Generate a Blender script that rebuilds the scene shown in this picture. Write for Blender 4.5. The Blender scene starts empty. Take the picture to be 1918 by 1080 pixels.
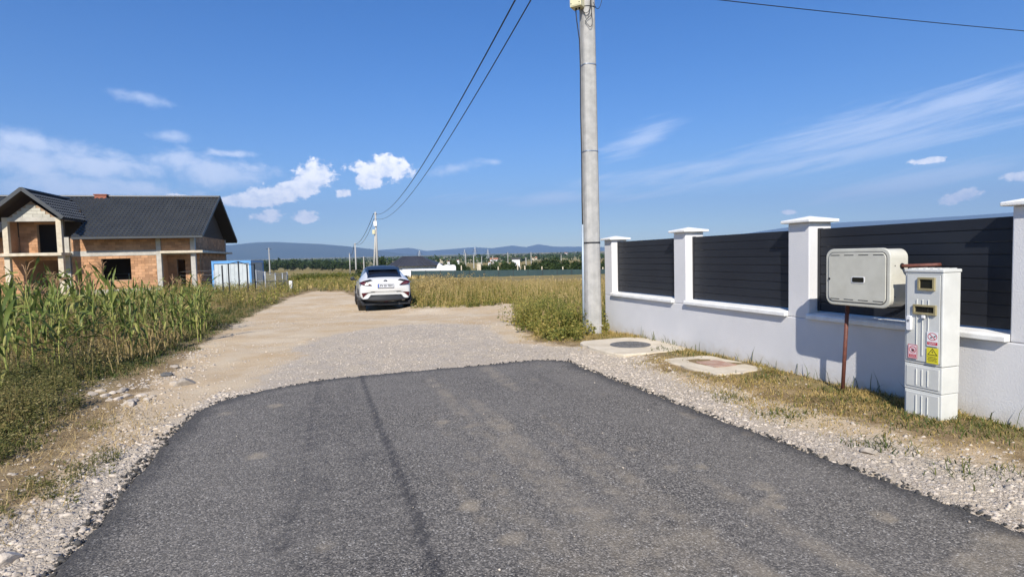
import bpy, bmesh, math, random
import numpy as np
from mathutils import Vector, Matrix, Euler
from mathutils.bvhtree import BVHTree
R = math.radians
rnd = random.Random(7)
rng = np.random.default_rng(11)
scene = bpy.context.scene
COL = scene.collection

# ------------------------------------------------------------------ camera
F_PX, CX, CY, CAM_H = 1080.0, 959.0, 540.0, 1.6
PITCH, ROLL = math.atan(60 / 1080), -0.025
cam_data = bpy.data.cameras.new('camera')
cam_data.sensor_width = 36.0
cam_data.lens = 36.0 * F_PX / 1918.0
cam_data.clip_start, cam_data.clip_end = 0.05, 60000
cam = bpy.data.objects.new('camera', cam_data)
COL.objects.link(cam)
CAM_R = Matrix.Rotation(math.pi / 2 - PITCH, 3, 'X') @ Matrix.Rotation(ROLL, 3, 'Z')
cam.matrix_world = Matrix.Translation((0, 0, CAM_H)) @ CAM_R.to_4x4()
scene.camera = cam

def ray(px, py):
    return CAM_R @ Vector(((px - CX) / F_PX, -(py - CY) / F_PX, -1.0))

# ------------------------------------------------------------------ light
SUN_AZ, SUN_EL = R(7.2), R(38)            # heading the light travels to, elevation
sd = Vector((math.sin(SUN_AZ) * math.cos(SUN_EL), math.cos(SUN_AZ) * math.cos(SUN_EL), -math.sin(SUN_EL)))
sun_data = bpy.data.lights.new('sun', 'SUN')
sun_data.energy, sun_data.angle, sun_data.color = 4.6, R(0.53), (1.0, 0.94, 0.84)
sun = bpy.data.objects.new('sun', sun_data)
sun.rotation_euler = sd.to_track_quat('-Z', 'Y').to_euler()
sun.location = (0, -20, 30)
COL.objects.link(sun)
vs = scene.view_settings
vs.view_transform, vs.look, vs.exposure, vs.gamma = 'Standard', 'None', 0.74, 1.0
scene.cycles.use_denoising = True
scene.cycles.max_bounces, scene.cycles.diffuse_bounces = 6, 3
scene.cycles.transparent_max_bounces = 24
scene.cycles.volume_bounces = 0

# ------------------------------------------------------------------ node helper
class NT:
    def __init__(self, tree):
        self.t = tree; self.n = tree.nodes; self.l = tree.links
    def node(self, typ, **kw):
        nd = self.n.new(typ)
        for k, v in kw.items():
            if k.startswith('i_'):
                key = k[2:]
                self.put(nd.inputs[int(key) if key.isdigit() else key.replace('_', ' ')], v)
            else:
                setattr(nd, k, v)
        return nd
    def put(self, sock, v):
        if isinstance(v, bpy.types.NodeSocket): self.l.new(v, sock)
        else: sock.default_value = v
    def m(self, op, a, b=None, c=None, clamp=False):
        nd = self.n.new('ShaderNodeMath'); nd.operation = op; nd.use_clamp = clamp
        for i, v in enumerate((a, b, c)):
            if v is not None: self.put(nd.inputs[i], v)
        return nd.outputs[0]
    def step(self, x, a, b):
        nd = self.n.new('ShaderNodeMapRange'); nd.interpolation_type = 'SMOOTHSTEP'
        self.put(nd.inputs[0], x); nd.inputs[1].default_value = a; nd.inputs[2].default_value = b
        return nd.outputs[0]
    def mix(self, f, a, b, mode='MIX'):
        nd = self.n.new('ShaderNodeMix'); nd.data_type = 'RGBA'; nd.blend_type = mode
        self.put(nd.inputs[0], f)
        for i, v in ((6, a), (7, b)):
            if isinstance(v, (tuple, list)) and len(v) == 3: v = (*v, 1)
            self.put(nd.inputs[i], v)
        return nd.outputs[2]
    def noise(self, vec, scale, detail=4, rough=0.55, dist=0.0):
        nd = self.node('ShaderNodeTexNoise'); nd.inputs['Scale'].default_value = scale
        nd.inputs['Detail'].default_value = detail; nd.inputs['Roughness'].default_value = rough
        nd.inputs['Distortion'].default_value = dist
        if vec is not None: self.l.new(vec, nd.inputs['Vector'])
        return nd.outputs[0]
    def voro(self, vec, scale, feature='F1', out=0):
        nd = self.node('ShaderNodeTexVoronoi', feature=feature); nd.inputs['Scale'].default_value = scale
        self.l.new(vec, nd.inputs['Vector'])
        return nd.outputs[out]
    def ramp(self, f, stops, interp='LINEAR'):
        nd = self.n.new('ShaderNodeValToRGB'); cr = nd.color_ramp; cr.interpolation = interp
        while len(cr.elements) < len(stops): cr.elements.new(0.5)
        for e, (p, c) in zip(cr.elements, stops):
            e.position = p; e.color = (*c, 1) if len(c) == 3 else c
        self.put(nd.inputs[0], f)
        return nd.outputs[0]

# ------------------------------------------------------------------ world: sky with clouds
def build_world():
    w = bpy.data.worlds.new('World'); scene.world = w; w.use_nodes = True
    w.cycles.sampling_method = 'MANUAL'; w.cycles.sample_map_resolution = 256
    t = NT(w.node_tree); t.n.clear()
    sky = t.node('ShaderNodeTexSky', sky_type='NISHITA', sun_disc=False)
    sky.sun_elevation = SUN_EL
    sky.sun_rotation = SUN_AZ + math.pi
    sky.air_density, sky.dust_density, sky.ozone_density, sky.altitude = 1.0, 0.05, 4.0, 300
    geo = t.node('ShaderNodeTexCoord')
    sep = t.node('ShaderNodeSeparateXYZ'); t.l.new(geo.outputs['Generated'], sep.inputs[0])
    az = t.m('ARCTAN2', sep.outputs[0], sep.outputs[1])
    el = t.m('ARCSINE', sep.outputs[2])
    def vec(sx, sy, skew=0.0):
        cb = t.node('ShaderNodeCombineXYZ')
        t.put(cb.inputs[0], t.m('MULTIPLY', az, sx))
        e2 = t.m('ADD', el, t.m('MULTIPLY', az, skew)) if skew else el
        t.put(cb.inputs[1], t.m('MULTIPLY', e2, sy))
        return cb.outputs[0]
    n_puff = t.noise(vec(26, 34), 1.0, 9, 0.62, 0.25)
    n_puff2 = t.noise(vec(60, 70), 1.0, 6, 0.6, 0.2)
    n_soft = t.noise(vec(9, 17), 1.0, 8, 0.6, 0.5)
    n_wisp = t.noise(vec(5, 55, -0.16), 1.0, 9, 0.62, 0.9)
    n_fine = t.noise(vec(14, 120, -0.2), 1.0, 6, 0.6, 0.6)
    def blob(px, py, wx, wy, tilt=0.0):
        d = ray(px, py).normalized()
        a0, e0 = math.atan2(d.x, d.y), math.asin(d.z)
        k = 1.0 / (F_PX * (1 + ((px - CX) / F_PX) ** 2))
        da = t.m('SUBTRACT', az, a0); de = t.m('SUBTRACT', el, e0)
        if tilt: de = t.m('SUBTRACT', de, t.m('MULTIPLY', da, tilt))
        x = t.m('DIVIDE', da, wx * k); y = t.m('DIVIDE', de, wy * k * 1.12)
        return t.m('SUBTRACT', 1.0, t.m('SQRT', t.m('ADD', t.m('MULTIPLY', x, x), t.m('MULTIPLY', y, y))))
    def union(lst):
        r = lst[0]
        for b in lst[1:]: r = t.m('SMOOTH_MAX', r, b, 0.12)
        return r
    cum = union([blob(585, 334, 62, 27, 0.25), blob(545, 355, 62, 25, 0.15), blob(500, 370, 66, 19, .08), blob(445, 376, 40, 14),
                 blob(718, 316, 62, 24), blob(692, 334, 30, 20), blob(500, 405, 40, 13, .1), blob(572, 406, 30, 12, .1),
                 blob(642, 361, 17, 9), blob(1797, 369, 40, 15, .2), blob(1906, 331, 42, 12), blob(1740, 301, 34, 8),
                 blob(1476, 397, 16, 5), blob(330, 368, 26, 7)])
    pn = t.m('ADD', t.m('MULTIPLY', t.m('SUBTRACT', n_puff, 0.5), 2.0), t.m('MULTIPLY', t.m('SUBTRACT', n_puff2, 0.5), 1.3))
    cden = t.step(t.m('ADD', cum, pn), -0.02, 0.34)
    cden = t.m('MULTIPLY', cden, 0.95)
    soft = union([blob(60, 300, 240, 62, -.10), blob(200, 312, 170, 40), blob(410, 322, 130, 32), blob(330, 300, 70, 22),
                  blob(60, 270, 120, 30, -.2), blob(430, 288, 60, 9), blob(150, 350, 260, 40)])
    sden = t.step(t.m('ADD', soft, t.m('ADD', t.m('MULTIPLY', t.m('SUBTRACT', n_soft, 0.5), 1.5), t.m('MULTIPLY', t.m('SUBTRACT', n_puff, 0.5), 1.7))), -0.15, 0.85)
    sden = t.m('MULTIPLY', sden, t.m('ADD', 0.36, t.m('MULTIPLY', n_puff, 0.62)))
    wis = union([blob(268, 184, 75, 17, -.1), blob(855, 315, 70, 13, .2), blob(928, 303, 34, 7), blob(320, 256, 45, 14)])
    wden = t.m('MULTIPLY', t.step(t.m('ADD', wis, t.m('MULTIPLY', t.m('SUBTRACT', n_puff, 0.5), 2.2)), 0.0, 1.2), 0.5)
    cir = union([blob(1640, 245, 470, 60, .16), blob(1560, 290, 480, 34, .12), blob(1790, 190, 200, 40, .15), blob(1200, 262, 90, 30, .3),
                 blob(1040, 370, 240, 17, .0), blob(1260, 325, 260, 20, .08), blob(1700, 340, 300, 30, .1)])
    cn = t.m('ADD', t.m('MULTIPLY', t.m('SUBTRACT', n_wisp, 0.5), 2.0), t.m('MULTIPLY', t.m('SUBTRACT', n_fine, 0.5), 0.8))
    iden = t.m('MULTIPLY', t.step(t.m('ADD', cir, cn), -0.05, 1.15), 0.46)
    # whole-sky thin veil near the horizon all round
    soft_all = t.m('MAXIMUM', t.m('MAXIMUM', sden, wden), iden)
    skyc = t.mix(0.0, sky.outputs[0], sky.outputs[0])
    hsv = t.node('ShaderNodeHueSaturation'); hsv.inputs['Hue'].default_value = 0.512
    hsv.inputs['Saturation'].default_value = 1.38; t.l.new(skyc, hsv.inputs['Color'])
    # cloud colours are in the sky texture's own units
    lit = t.mix(t.step(n_puff2, 0.3, 0.62), (9.6, 9.9, 10.8), (15.0, 14.2, 13.4))
    c1 = t.mix(soft_all, hsv.outputs[0], (9.4, 9.8, 11.0))
    c2 = t.mix(cden, c1, lit)
    bg = t.node('ShaderNodeBackground'); t.l.new(c2, bg.inputs[0]); bg.inputs[1].default_value = 0.082
    out = t.node('ShaderNodeOutputWorld'); t.l.new(bg.outputs[0], out.inputs[0])
build_world()

# ------------------------------------------------------------------ numeric helpers
def sstep(a, b, x):
    t = np.clip((x - a) / (b - a), 0, 1); return t * t * (3 - 2 * t)
_perm = rng.random((256, 256))
def vnoise(x, y):
    x = np.asarray(x, float); y = np.asarray(y, float)
    xi = np.floor(x).astype(int); yi = np.floor(y).astype(int)
    fx = x - xi; fy = y - yi; fx = fx * fx * (3 - 2 * fx); fy = fy * fy * (3 - 2 * fy)
    g = lambda i, j: _perm[i & 255, j & 255]
    return (g(xi, yi) * (1 - fx) + g(xi + 1, yi) * fx) * (1 - fy) + (g(xi, yi + 1) * (1 - fx) + g(xi + 1, yi + 1) * fx) * fy
def fbm(x, y, s, o=4):
    r = 0; a = 0.5; tot = 0
    for i in range(o):
        r = r + a * vnoise(x * s + 17 * i, y * s + 31 * i); tot += a; a *= .5; s *= 2.03
    return r / tot
WALL_A = R(-18.3)
WU = np.array([math.sin(WALL_A), math.cos(WALL_A)])      # along the wall, away
WN = np.array([math.cos(WALL_A), -math.sin(WALL_A)])     # into the wall
W0 = np.array([1.925, 11.749])
def wall_sn(x, y):
    dx, dy = x - W0[0], y - W0[1]
    return -(dx * WU[0] + dy * WU[1]), dx * WN[0] + dy * WN[1]
def wpt(s, n): return W0 - WU * s + WN * n

def terrain_base(x, y):
    x = np.asarray(x, float); y = np.asarray(y, float)
    z = -0.15 * sstep(12, 20, y)
    z = z - 0.22 * sstep(12, 22, -x) * sstep(14, 30, y) * (1 - sstep(60, 120, y))
    z = z - 3.2 * sstep(42, 135, y)
    z = z + 30 * sstep(500, 5200, np.hypot(x, y))
    z = z + 0.09 * sstep(-4.3, -3.4, x) * sstep(17.5, 19, y) * (1 - sstep(24, 30, y))
    s, n = wall_sn(x, y)
    z = z + 0.06 * sstep(-1.6, -0.5, n) * sstep(-1, 2, s) * (1 - sstep(2, 5, n))
    return z
def road_poly_world(pts):
    return np.array([G0(px, py)[:2] for px, py in pts])
def G0(px, py, z=0.0):
    d = ray(px, py); k = (z - CAM_H) / d.z
    return (d.x * k, d.y * k, z)
def G(px, py):
    z = 0.0
    for _ in range(8):
        p = G0(px, py, z); z = 0.5 * z + 0.5 * float(terrain(p[0], p[1]))
    return Vector((p[0], p[1], z))
def P(px, py, Y):
    d = ray(px, py); k = Y / d.y
    return Vector((d.x * k, Y, CAM_H + d.z * k))
def sdist(x, y, poly):
    """signed distance to polygon, positive inside"""
    x = np.asarray(x, float); y = np.asarray(y, float)
    d = np.full(x.shape, 1e9); ins = np.zeros(x.shape, bool)
    n = len(poly)
    for i in range(n):
        ax, ay = poly[i]; bx, by = poly[(i + 1) % n]
        ex, ey = bx - ax, by - ay
        tt = np.clip(((x - ax) * ex + (y - ay) * ey) / (ex * ex + ey * ey + 1e-12), 0, 1)
        d = np.minimum(d, np.hypot(x - ax - tt * ex, y - ay - tt * ey))
        c = ((ay > y) != (by > y)) & (x < ex * (y - ay) / (ey + 1e-12) + ax)
        ins ^= c
    return np.where(ins, d, -d)
# outlines on the ground
ASPH = np.array([(0.72, 8.60), (0.36, 8.72), (-0.6, 8.35), (-1.7, 7.95), (-2.55, 7.6), (-3.1, 7.1), (-3.36, 6.72), (-3.42, 6.2), (-3.25, 5.4), (-2.96, 4.44),
                 (-2.42, 2.9), (-1.5, 0.0), (2.3, -12.0), (8.4, -12.0), (4.0, -0.2), (2.79, 3.1), (1.9, 5.5), (0.98, 8.0), (0.86, 8.45)])
DIRT = np.vstack([road_poly_world([(585, 541), (640, 541), (660, 549), (700, 552), (760, 561), (778, 572), (970, 562), (955, 600), (1000, 640), (1095, 655)]),
                  [[2.6, 6.2], [3.9, 3.0], [8.2, -12], [0.0, -12]],
                  road_poly_world([(0, 1010), (70, 930), (150, 850), (230, 770), (320, 700), (385, 645), (430, 612), (480, 578), (548, 551)])])
GRAV = np.vstack([road_poly_world([(455, 742), (480, 700), (540, 655), (620, 628), (760, 600), (900, 606), (950, 612), (1000, 640), (1098, 652), (1175, 674), (1330, 735), (1480, 797), (1640, 835), (1918, 890)]),
                  [[5.2, 2.6], [8.2, -12], [0.0, -12], [-4.2, 1.5]],
                  road_poly_world([(0, 985), (110, 930), (210, 850), (330, 772), (425, 730)])])
BARE = road_poly_world([(-60, 960), (0, 890), (75, 850), (95, 800), (140, 748), (165, 722), (235, 712), (300, 688), (335, 665), (420, 640), (330, 760), (200, 900), (60, 1040)])
def terrain(x, y):
    x = np.asarray(x, float); y = np.asarray(y, float)
    z = terrain_base(x, y)
    da = sdist(x, y, ASPH)
    rough = 0.05 * (fbm(x, y, 0.9, 3) - 0.5) + 0.03 * (fbm(x + 50, y, 3.1, 3) - .5)
    z = z + rough * sstep(0.0, 0.8, -da) * (1 - sstep(60, 120, y))
    dd = sdist(x, y, DIRT)
    z = z + 0.10 * sstep(0.0, 1.6, -dd) * sstep(4, -3, x) * (1 - sstep(30, 45, y)) * (x < 0)
    return z

# ------------------------------------------------------------------ object helpers
def tag(o, label=None, cat=None, group=None, kind=None):
    if label: o['label'] = label
    if cat: o['category'] = cat
    if group: o['group'] = group
    if kind: o['kind'] = kind
    return o
def empty(name, loc, rz=0.0, label=None, cat=None, group=None):
    o = bpy.data.objects.new(name, None); COL.objects.link(o)
    o.location = loc; o.rotation_euler = (0, 0, rz); o.empty_display_size = 0.1
    return tag(o, label, cat, group)
def link(name, me, mat=None, parent=None):
    if mat is not None and not me.materials: me.materials.append(mat)
    o = bpy.data.objects.new(name, me); COL.objects.link(o)
    if parent is not None: o.parent = parent
    return o
def arrays_mesh(name, V, faces):
    """V (N,3); faces: list of (M,k) int arrays"""
    me = bpy.data.meshes.new(name)
    V = np.asarray(V, np.float32)
    loops = np.concatenate([f.ravel() for f in faces]).astype(np.int32)
    tot = np.concatenate([np.full(len(f), f.shape[1], np.int32) for f in faces])
    start = np.concatenate([[0], np.cumsum(tot)[:-1]]).astype(np.int32)
    me.vertices.add(len(V)); me.vertices.foreach_set('co', V.ravel())
    me.loops.add(len(loops)); me.loops.foreach_set('vertex_index', loops)
    me.polygons.add(len(tot)); me.polygons.foreach_set('loop_start', start)
    me.update(calc_edges=True)
    return me
class MB:
    def __init__(self): self.v = []; self.f = []
    def add(self, vs, fs):
        b = len(self.v); self.v += [tuple(p) for p in vs]; self.f += [tuple(i + b for i in q) for q in fs]; return self
    def box(self, a, b):
        (x0, y0, z0), (x1, y1, z1) = a, b
        return self.add([(x0, y0, z0), (x1, y0, z0), (x1, y1, z0), (x0, y1, z0), (x0, y0, z1), (x1, y0, z1), (x1, y1, z1), (x0, y1, z1)],
                        [(0, 3, 2, 1), (4, 5, 6, 7), (0, 1, 5, 4), (1, 2, 6, 5), (2, 3, 7, 6), (3, 0, 4, 7)])
    def bar(self, p, q, w, h=None):
        """square bar between two points"""
        h = h or w; p = Vector(p); q = Vector(q); d = (q - p).normalized()
        up = Vector((0, 0, 1)) if abs(d.z) < 0.95 else Vector((0, 1, 0))
        s = d.cross(up).normalized(); u = s.cross(d)
        c = [(-1, -1), (1, -1), (1, 1), (-1, 1)]
        vs = [p + s * (i * w / 2) + u * (j * h / 2) for i, j in c] + [q + s * (i * w / 2) + u * (j * h / 2) for i, j in c]
        return self.add(vs, [(3, 2, 1, 0), (4, 5, 6, 7), (0, 1, 5, 4), (1, 2, 6, 5), (2, 3, 7, 6), (3, 0, 4, 7)])
    def tube(self, pts, rad, n=8, cap=True):
        pts = [Vector(p) for p in pts]
        if not hasattr(rad, '__len__'): rad = [rad] * len(pts)
        rings = []; prev = None
        for i, p in enumerate(pts):
            d = (pts[min(i + 1, len(pts) - 1)] - pts[max(i - 1, 0)]).normalized()
            if prev is None:
                a = Vector((1, 0, 0)) if abs(d.x) < .9 else Vector((0, 1, 0)); s = d.cross(a).normalized()
            else:
                s = (prev - d * prev.dot(d)).normalized()
            prev = s; u = d.cross(s)
            rings.append([p + (s * math.cos(2 * math.pi * k / n) + u * math.sin(2 * math.pi * k / n)) * rad[i] for k in range(n)])
        vs = [v for r in rings for v in r]; fs = []
        for i in range(len(pts) - 1):
            for k in range(n):
                fs.append((i * n + k, i * n + (k + 1) % n, (i + 1) * n + (k + 1) % n, (i + 1) * n + k))
        if cap: fs += [tuple(range(n - 1, -1, -1)), tuple((len(pts) - 1) * n + k for k in range(n))]
        return self.add(vs, fs)
    def prism(self, poly, axis, a, b):
        """polygon of 2D points extruded along an axis (0,1,2) from a to b"""
        def mk(p, h):
            return {0: (h, p[0], p[1]), 1: (p[0], h, p[1]), 2: (p[0], p[1], h)}[axis]
        n = len(poly)
        vs = [mk(p, a) for p in poly] + [mk(p, b) for p in poly]
        fs = [tuple(range(n)), tuple(range(2 * n - 1, n - 1, -1))] + [(i, n + i, n + (i + 1) % n, (i + 1) % n) for i in range(n)]
        return self.add(vs, fs)
    def mesh(self, name, fix=True):
        me = bpy.data.meshes.new(name); me.from_pydata(self.v, [], self.f); me.update()
        if fix:
            bm = bmesh.new(); bm.from_mesh(me); bmesh.ops.recalc_face_normals(bm, faces=bm.faces); bm.to_mesh(me); bm.free()
        return me
    def build(self, name, mat, parent=None, smooth=False, bevel=0.0, seg=2):
        me = self.mesh(name)
        if smooth:
            for p in me.polygons: p.use_smooth = True
        o = link(name, me, mat, parent)
        if bevel:
            md = o.modifiers.new('bevel', 'BEVEL'); md.width = bevel; md.segments = seg; md.limit_method = 'ANGLE'; md.angle_limit = R(40)
        return o
def rrect(w, h, r, n=5, cx=0, cy=0):
    pts = []
    for sx, sy, a0 in ((1, -1, -90), (1, 1, 0), (-1, 1, 90), (-1, -1, 180)):
        for k in range(n + 1):
            a = R(a0 + 90 * k / n)
            pts.append((cx + sx * (w / 2 - r) + r * math.cos(a), cy + sy * (h / 2 - r) + r * math.sin(a)))
    return pts

# ------------------------------------------------------------------ materials
MATS = {}
def new_mat(name):
    m = bpy.data.materials.new(name); m.use_nodes = True
    t = NT(m.node_tree); t.n.clear()
    out = t.node('ShaderNodeOutputMaterial'); b = t.node('ShaderNodeBsdfPrincipled')
    t.l.new(b.outputs[0], out.inputs[0]); MATS[name] = m
    return m, t, b, out
def pos(t): return t.node('ShaderNodeNewGeometry').outputs['Position']
def simple(name, c, rough=0.6, c2=None, scale=3.0, bump=0.0, bscale=60.0, metal=0.0, spec=0.5, island=0.0, coat=0.0, detail=5):
    """base colour with noise-driven variation and fine relief"""
    m, t, b, out = new_mat(name)
    p = pos(t)
    if c2 is None: c2 = tuple(v * 0.86 for v in c)
    n1 = t.noise(p, scale, detail, 0.6)
    col = t.mix(t.step(n1, 0.32, 0.68), c2, c)
    if island:
        g = t.node('ShaderNodeNewGeometry').outputs['Random Per Island']
        o = t.node('ShaderNodeObjectInfo').outputs['Random']
        r = t.m('FRACT', t.m('ADD', g, o))
        col = t.mix(1.0, col, t.ramp(r, [(0, (1 - island,) * 3), (1, (1 + island,) * 3)]), 'MULTIPLY')
    t.put(b.inputs['Base Color'], col)
    b.inputs['Roughness'].default_value = rough; b.inputs['Metallic'].default_value = metal
    b.inputs['Specular IOR Level'].default_value = spec; b.inputs['Coat Weight'].default_value = coat
    if bump:
        bp = t.node('ShaderNodeBump'); bp.inputs['Strength'].default_value = min(bump, 1); bp.inputs['Distance'].default_value = 0.01 * max(bump, 1)
        t.put(bp.inputs['Height'], t.noise(p, bscale, 4, 0.6)); t.l.new(bp.outputs[0], b.inputs['Normal'])
    return m
def leafmat(name, stops, trans=0.35, rough=0.55, by='island', scale=1.2):
    m, t, b, out = new_mat(name)
    g = t.node('ShaderNodeNewGeometry')
    r = g.outputs['Random Per Island']
    if by == 'object': r = t.node('ShaderNodeObjectInfo').outputs['Random']
    n = t.noise(g.outputs['Position'], scale, 3)
    f = t.m('ADD', t.m('MULTIPLY', r, 0.6), t.m('MULTIPLY', t.step(n, .3, .7), 0.4), clamp=True)
    col = t.ramp(f, stops)
    t.put(b.inputs['Base Color'], col); b.inputs['Roughness'].default_value = rough
    b.inputs['Specular IOR Level'].default_value = 0.25
    tr = t.node('ShaderNodeBsdfTranslucent'); t.put(tr.inputs[0], col)
    mx = t.node('ShaderNodeMixShader'); mx.inputs[0].default_value = trans
    t.l.new(b.outputs[0], mx.inputs[1]); t.l.new(tr.outputs[0], mx.inputs[2]); t.l.new(mx.outputs[0], out.inputs[0])
    return m

def ground_material():
    m, t, b, out = new_mat('ground')
    p = pos(t)
    at = t.node('ShaderNodeAttribute', attribute_name='zone'); sp = t.node('ShaderNodeSeparateColor'); t.l.new(at.outputs['Color'], sp.inputs[0])
    dirt, grav, green = sp.outputs[0], sp.outputs[1], sp.outputs[2]
    far = t.node('ShaderNodeAttribute', attribute_name='far').outputs['Fac']
    n_big = t.noise(p, 0.55, 6, 0.6); n_mid = t.noise(p, 3.2, 6, 0.62); n_fine = t.noise(p, 38, 5, 0.65); n_grit = t.noise(p, 120, 3, .6)
    v = t.voro(p, 42, 'F1', 1); vd = t.voro(p, 42, 'DISTANCE_TO_EDGE')
    # dry earth under plants
    soil = t.mix(t.step(n_mid, .3, .7), (0.19, 0.13, 0.07), (0.36, 0.26, 0.145))
    soil = t.mix(t.m('MULTIPLY', t.step(n_grit, .52, .66), .6), soil, (0.45, 0.36, 0.22))
    grassy = t.mix(t.step(n_fine, .35, .65), (0.10, 0.11, 0.035), (0.30, 0.24, 0.09))
    base = t.mix(t.m('MULTIPLY', green, t.step(n_mid, .25, .6)), soil, grassy)
    # track
    drt = t.mix(t.step(n_big, .3, .7), (0.52, 0.385, 0.235), (0.60, 0.50, 0.365))
    drt = t.mix(t.m('MULTIPLY', t.step(t.noise(p, 1.3, 6, .7), .48, .66), 0.55), drt, (0.47, 0.33, 0.185))
    drt = t.mix(t.m('MULTIPLY', t.step(n_fine, .5, .75), 0.45), drt, (0.33, 0.25, 0.16))
    drt = t.mix(t.m('MULTIPLY', t.step(n_grit, .58, .7), 0.5), drt, (0.58, 0.52, 0.44))
    wob = t.m('MULTIPLY', t.m('SUBTRACT', n_mid, 0.5), 1.1)
    c = t.mix(t.step(t.m('ADD', dirt, wob), .35, .65), base, drt)
    # crushed stone bed
    sep = t.node('ShaderNodeSeparateColor'); t.l.new(v, sep.inputs[0])
    st = t.mix(sep.outputs[0], (0.42, 0.355, 0.28), (0.64, 0.57, 0.485))
    st = t.mix(t.step(vd, 0.0, 0.10), (0.30, 0.235, 0.165), st)
    st = t.mix(t.m('MULTIPLY', t.step(n_mid, .42, .62), .75), st, (0.53, 0.445, 0.335))
    c = t.mix(t.step(t.m('ADD', grav, t.m('MULTIPLY', wob, 1.2)), .35, .7), c, st)
    # distant farmland in strips
    mp = t.node('ShaderNodeMapping'); mp.inputs['Scale'].default_value = (0.0016, 0.009, 0.0); mp.inputs['Rotation'].default_value = (0, 0, 0.22); t.l.new(p, mp.inputs[0])
    fld = t.voro(mp.outputs[0], 1.0, 'F1', 1); fs = t.node('ShaderNodeSeparateColor'); t.l.new(fld, fs.inputs[0])
    farm = t.ramp(fs.outputs[0], [(0.0, (0.10, 0.115, 0.045)), (0.22, (0.30, 0.23, 0.10)), (0.45, (0.14, 0.14, 0.055)), (0.62, (0.40, 0.33, 0.17)), (0.82, (0.22, 0.19, 0.08))], 'CONSTANT')
    meadow = t.mix(t.step(t.noise(p, 0.09, 5), .35, .65), (0.20, 0.16, 0.055), (0.36, 0.26, 0.105))
    meadow = t.mix(t.m('MULTIPLY', t.step(n_mid, .45, .6), .5), meadow, (0.15, 0.15, 0.05))
    ff = t.mix(t.step(far, 0.55, 0.75), meadow, farm)
    c = t.mix(t.step(t.m('ADD', far, t.m('MULTIPLY', wob, .1)), 0.12, 0.3), c, ff)
    t.put(b.inputs['Base Color'], c); b.inputs['Roughness'].default_value = 0.95; b.inputs['Specular IOR Level'].default_value = 0.12
    bp = t.node('ShaderNodeBump'); bp.inputs['Strength'].default_value = 0.8; bp.inputs['Distance'].default_value = 0.028
    h = t.m('ADD', t.m('ADD', t.m('MULTIPLY', n_fine, .7), t.m('MULTIPLY', n_grit, .3)), t.m('MULTIPLY', t.m('MULTIPLY', t.step(vd, 0, .2), grav), .22))
    t.put(bp.inputs['Height'], h); t.l.new(bp.outputs[0], b.inputs['Normal'])
    return m
def asphalt_material():
    m, t, b, out = new_mat('asphalt')
    p = pos(t)
    at = t.node('ShaderNodeAttribute', attribute_name='wear'); sp = t.node('ShaderNodeSeparateColor'); t.l.new(at.outputs['Color'], sp.inputs[0])
    tar, dust, edge = sp.outputs
    v = t.voro(p, 115, 'F1', 1); vs_ = t.node('ShaderNodeSeparateColor'); t.l.new(v, vs_.inputs[0])
    vd = t.voro(p, 115, 'F1', 0)
    n_b = t.noise(p, 0.8, 6, .6); n_m = t.noise(p, 6, 6, .65); n_f = t.noise(p, 90, 4, .7)
    c = t.ramp(vs_.outputs[0], [(0, (0.038, 0.036, 0.034)), (0.45, (0.136, 0.122, 0.104)), (0.8, (0.255, 0.230, 0.196)), (0.97, (0.39, 0.35, 0.295)), (1, (0.58, 0.55, 0.5))])
    c = t.mix(t.m('MULTIPLY', t.step(n_f, .42, .68), .65), c, (0.030, 0.030, 0.032))
    c = t.mix(t.m('MULTIPLY', t.step(n_b, .35, .7), .38), c, (0.200, 0.182, 0.158))
    dm = t.m('MULTIPLY', t.step(t.m('ADD', dust, t.m('MULTIPLY', t.m('SUBTRACT', n_m, .5), .9)), .34, 1.05), .66)
    c = t.mix(dm, c, (0.38, 0.315, 0.225))
    tm = t.m('MULTIPLY', t.step(t.m('ADD', tar, t.m('MULTIPLY', t.m('SUBTRACT', n_m, .5), 1.0)), .30, 1.0), .62)
    c = t.mix(tm, c, (0.022, 0.022, 0.026))
    c = t.mix(t.m('MULTIPLY', edge, .75), c, (0.024, 0.024, 0.026))
    t.put(b.inputs['Base Color'], c); b.inputs['Roughness'].default_value = .82; b.inputs['Specular IOR Level'].default_value = .3
    bp = t.node('ShaderNodeBump'); bp.inputs['Strength'].default_value = .55; bp.inputs['Distance'].default_value = 0.006
    t.put(bp.inputs['Height'], t.m('ADD', t.m('MULTIPLY', vd, -.7), n_f)); t.l.new(bp.outputs[0], b.inputs['Normal'])
    return m
ground_material(); asphalt_material()
def stucco():
    m, t, b, out = new_mat('stucco')
    p = pos(t); sp = t.node('ShaderNodeSeparateXYZ'); t.l.new(p, sp.inputs[0])
    n1 = t.noise(p, 1.1, 6, .6); n2 = t.noise(p, 7, 5, .6)
    c = t.mix(t.step(n1, .3, .7), (0.615, 0.61, 0.615), (0.68, 0.67, 0.67))
    low = t.m('SUBTRACT', 1.0, t.step(t.m('ADD', sp.outputs[2], t.m('MULTIPLY', t.m('SUBTRACT', n2, .5), .35)), 0.02, 0.26))
    c = t.mix(t.m('MULTIPLY', low, .5), c, (0.50, 0.44, 0.35))          # soil splash
    t.put(b.inputs['Base Color'], c); b.inputs['Roughness'].default_value = .9; b.inputs['Specular IOR Level'].default_value = .2
    bp = t.node('ShaderNodeBump'); bp.inputs['Strength'].default_value = .55; bp.inputs['Distance'].default_value = 0.006
    t.put(bp.inputs['Height'], t.noise(p, 75, 5, .65)); t.l.new(bp.outputs[0], b.inputs['Normal'])
stucco()
simple('cap_white', (0.80, 0.80, 0.78), .7, (0.70, 0.69, 0.66), 6, .3, 120)
simple('slat', (0.014, 0.016, 0.022), .5, (0.018, 0.021, 0.028), 1.5, .15, 200, spec=.35)
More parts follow.
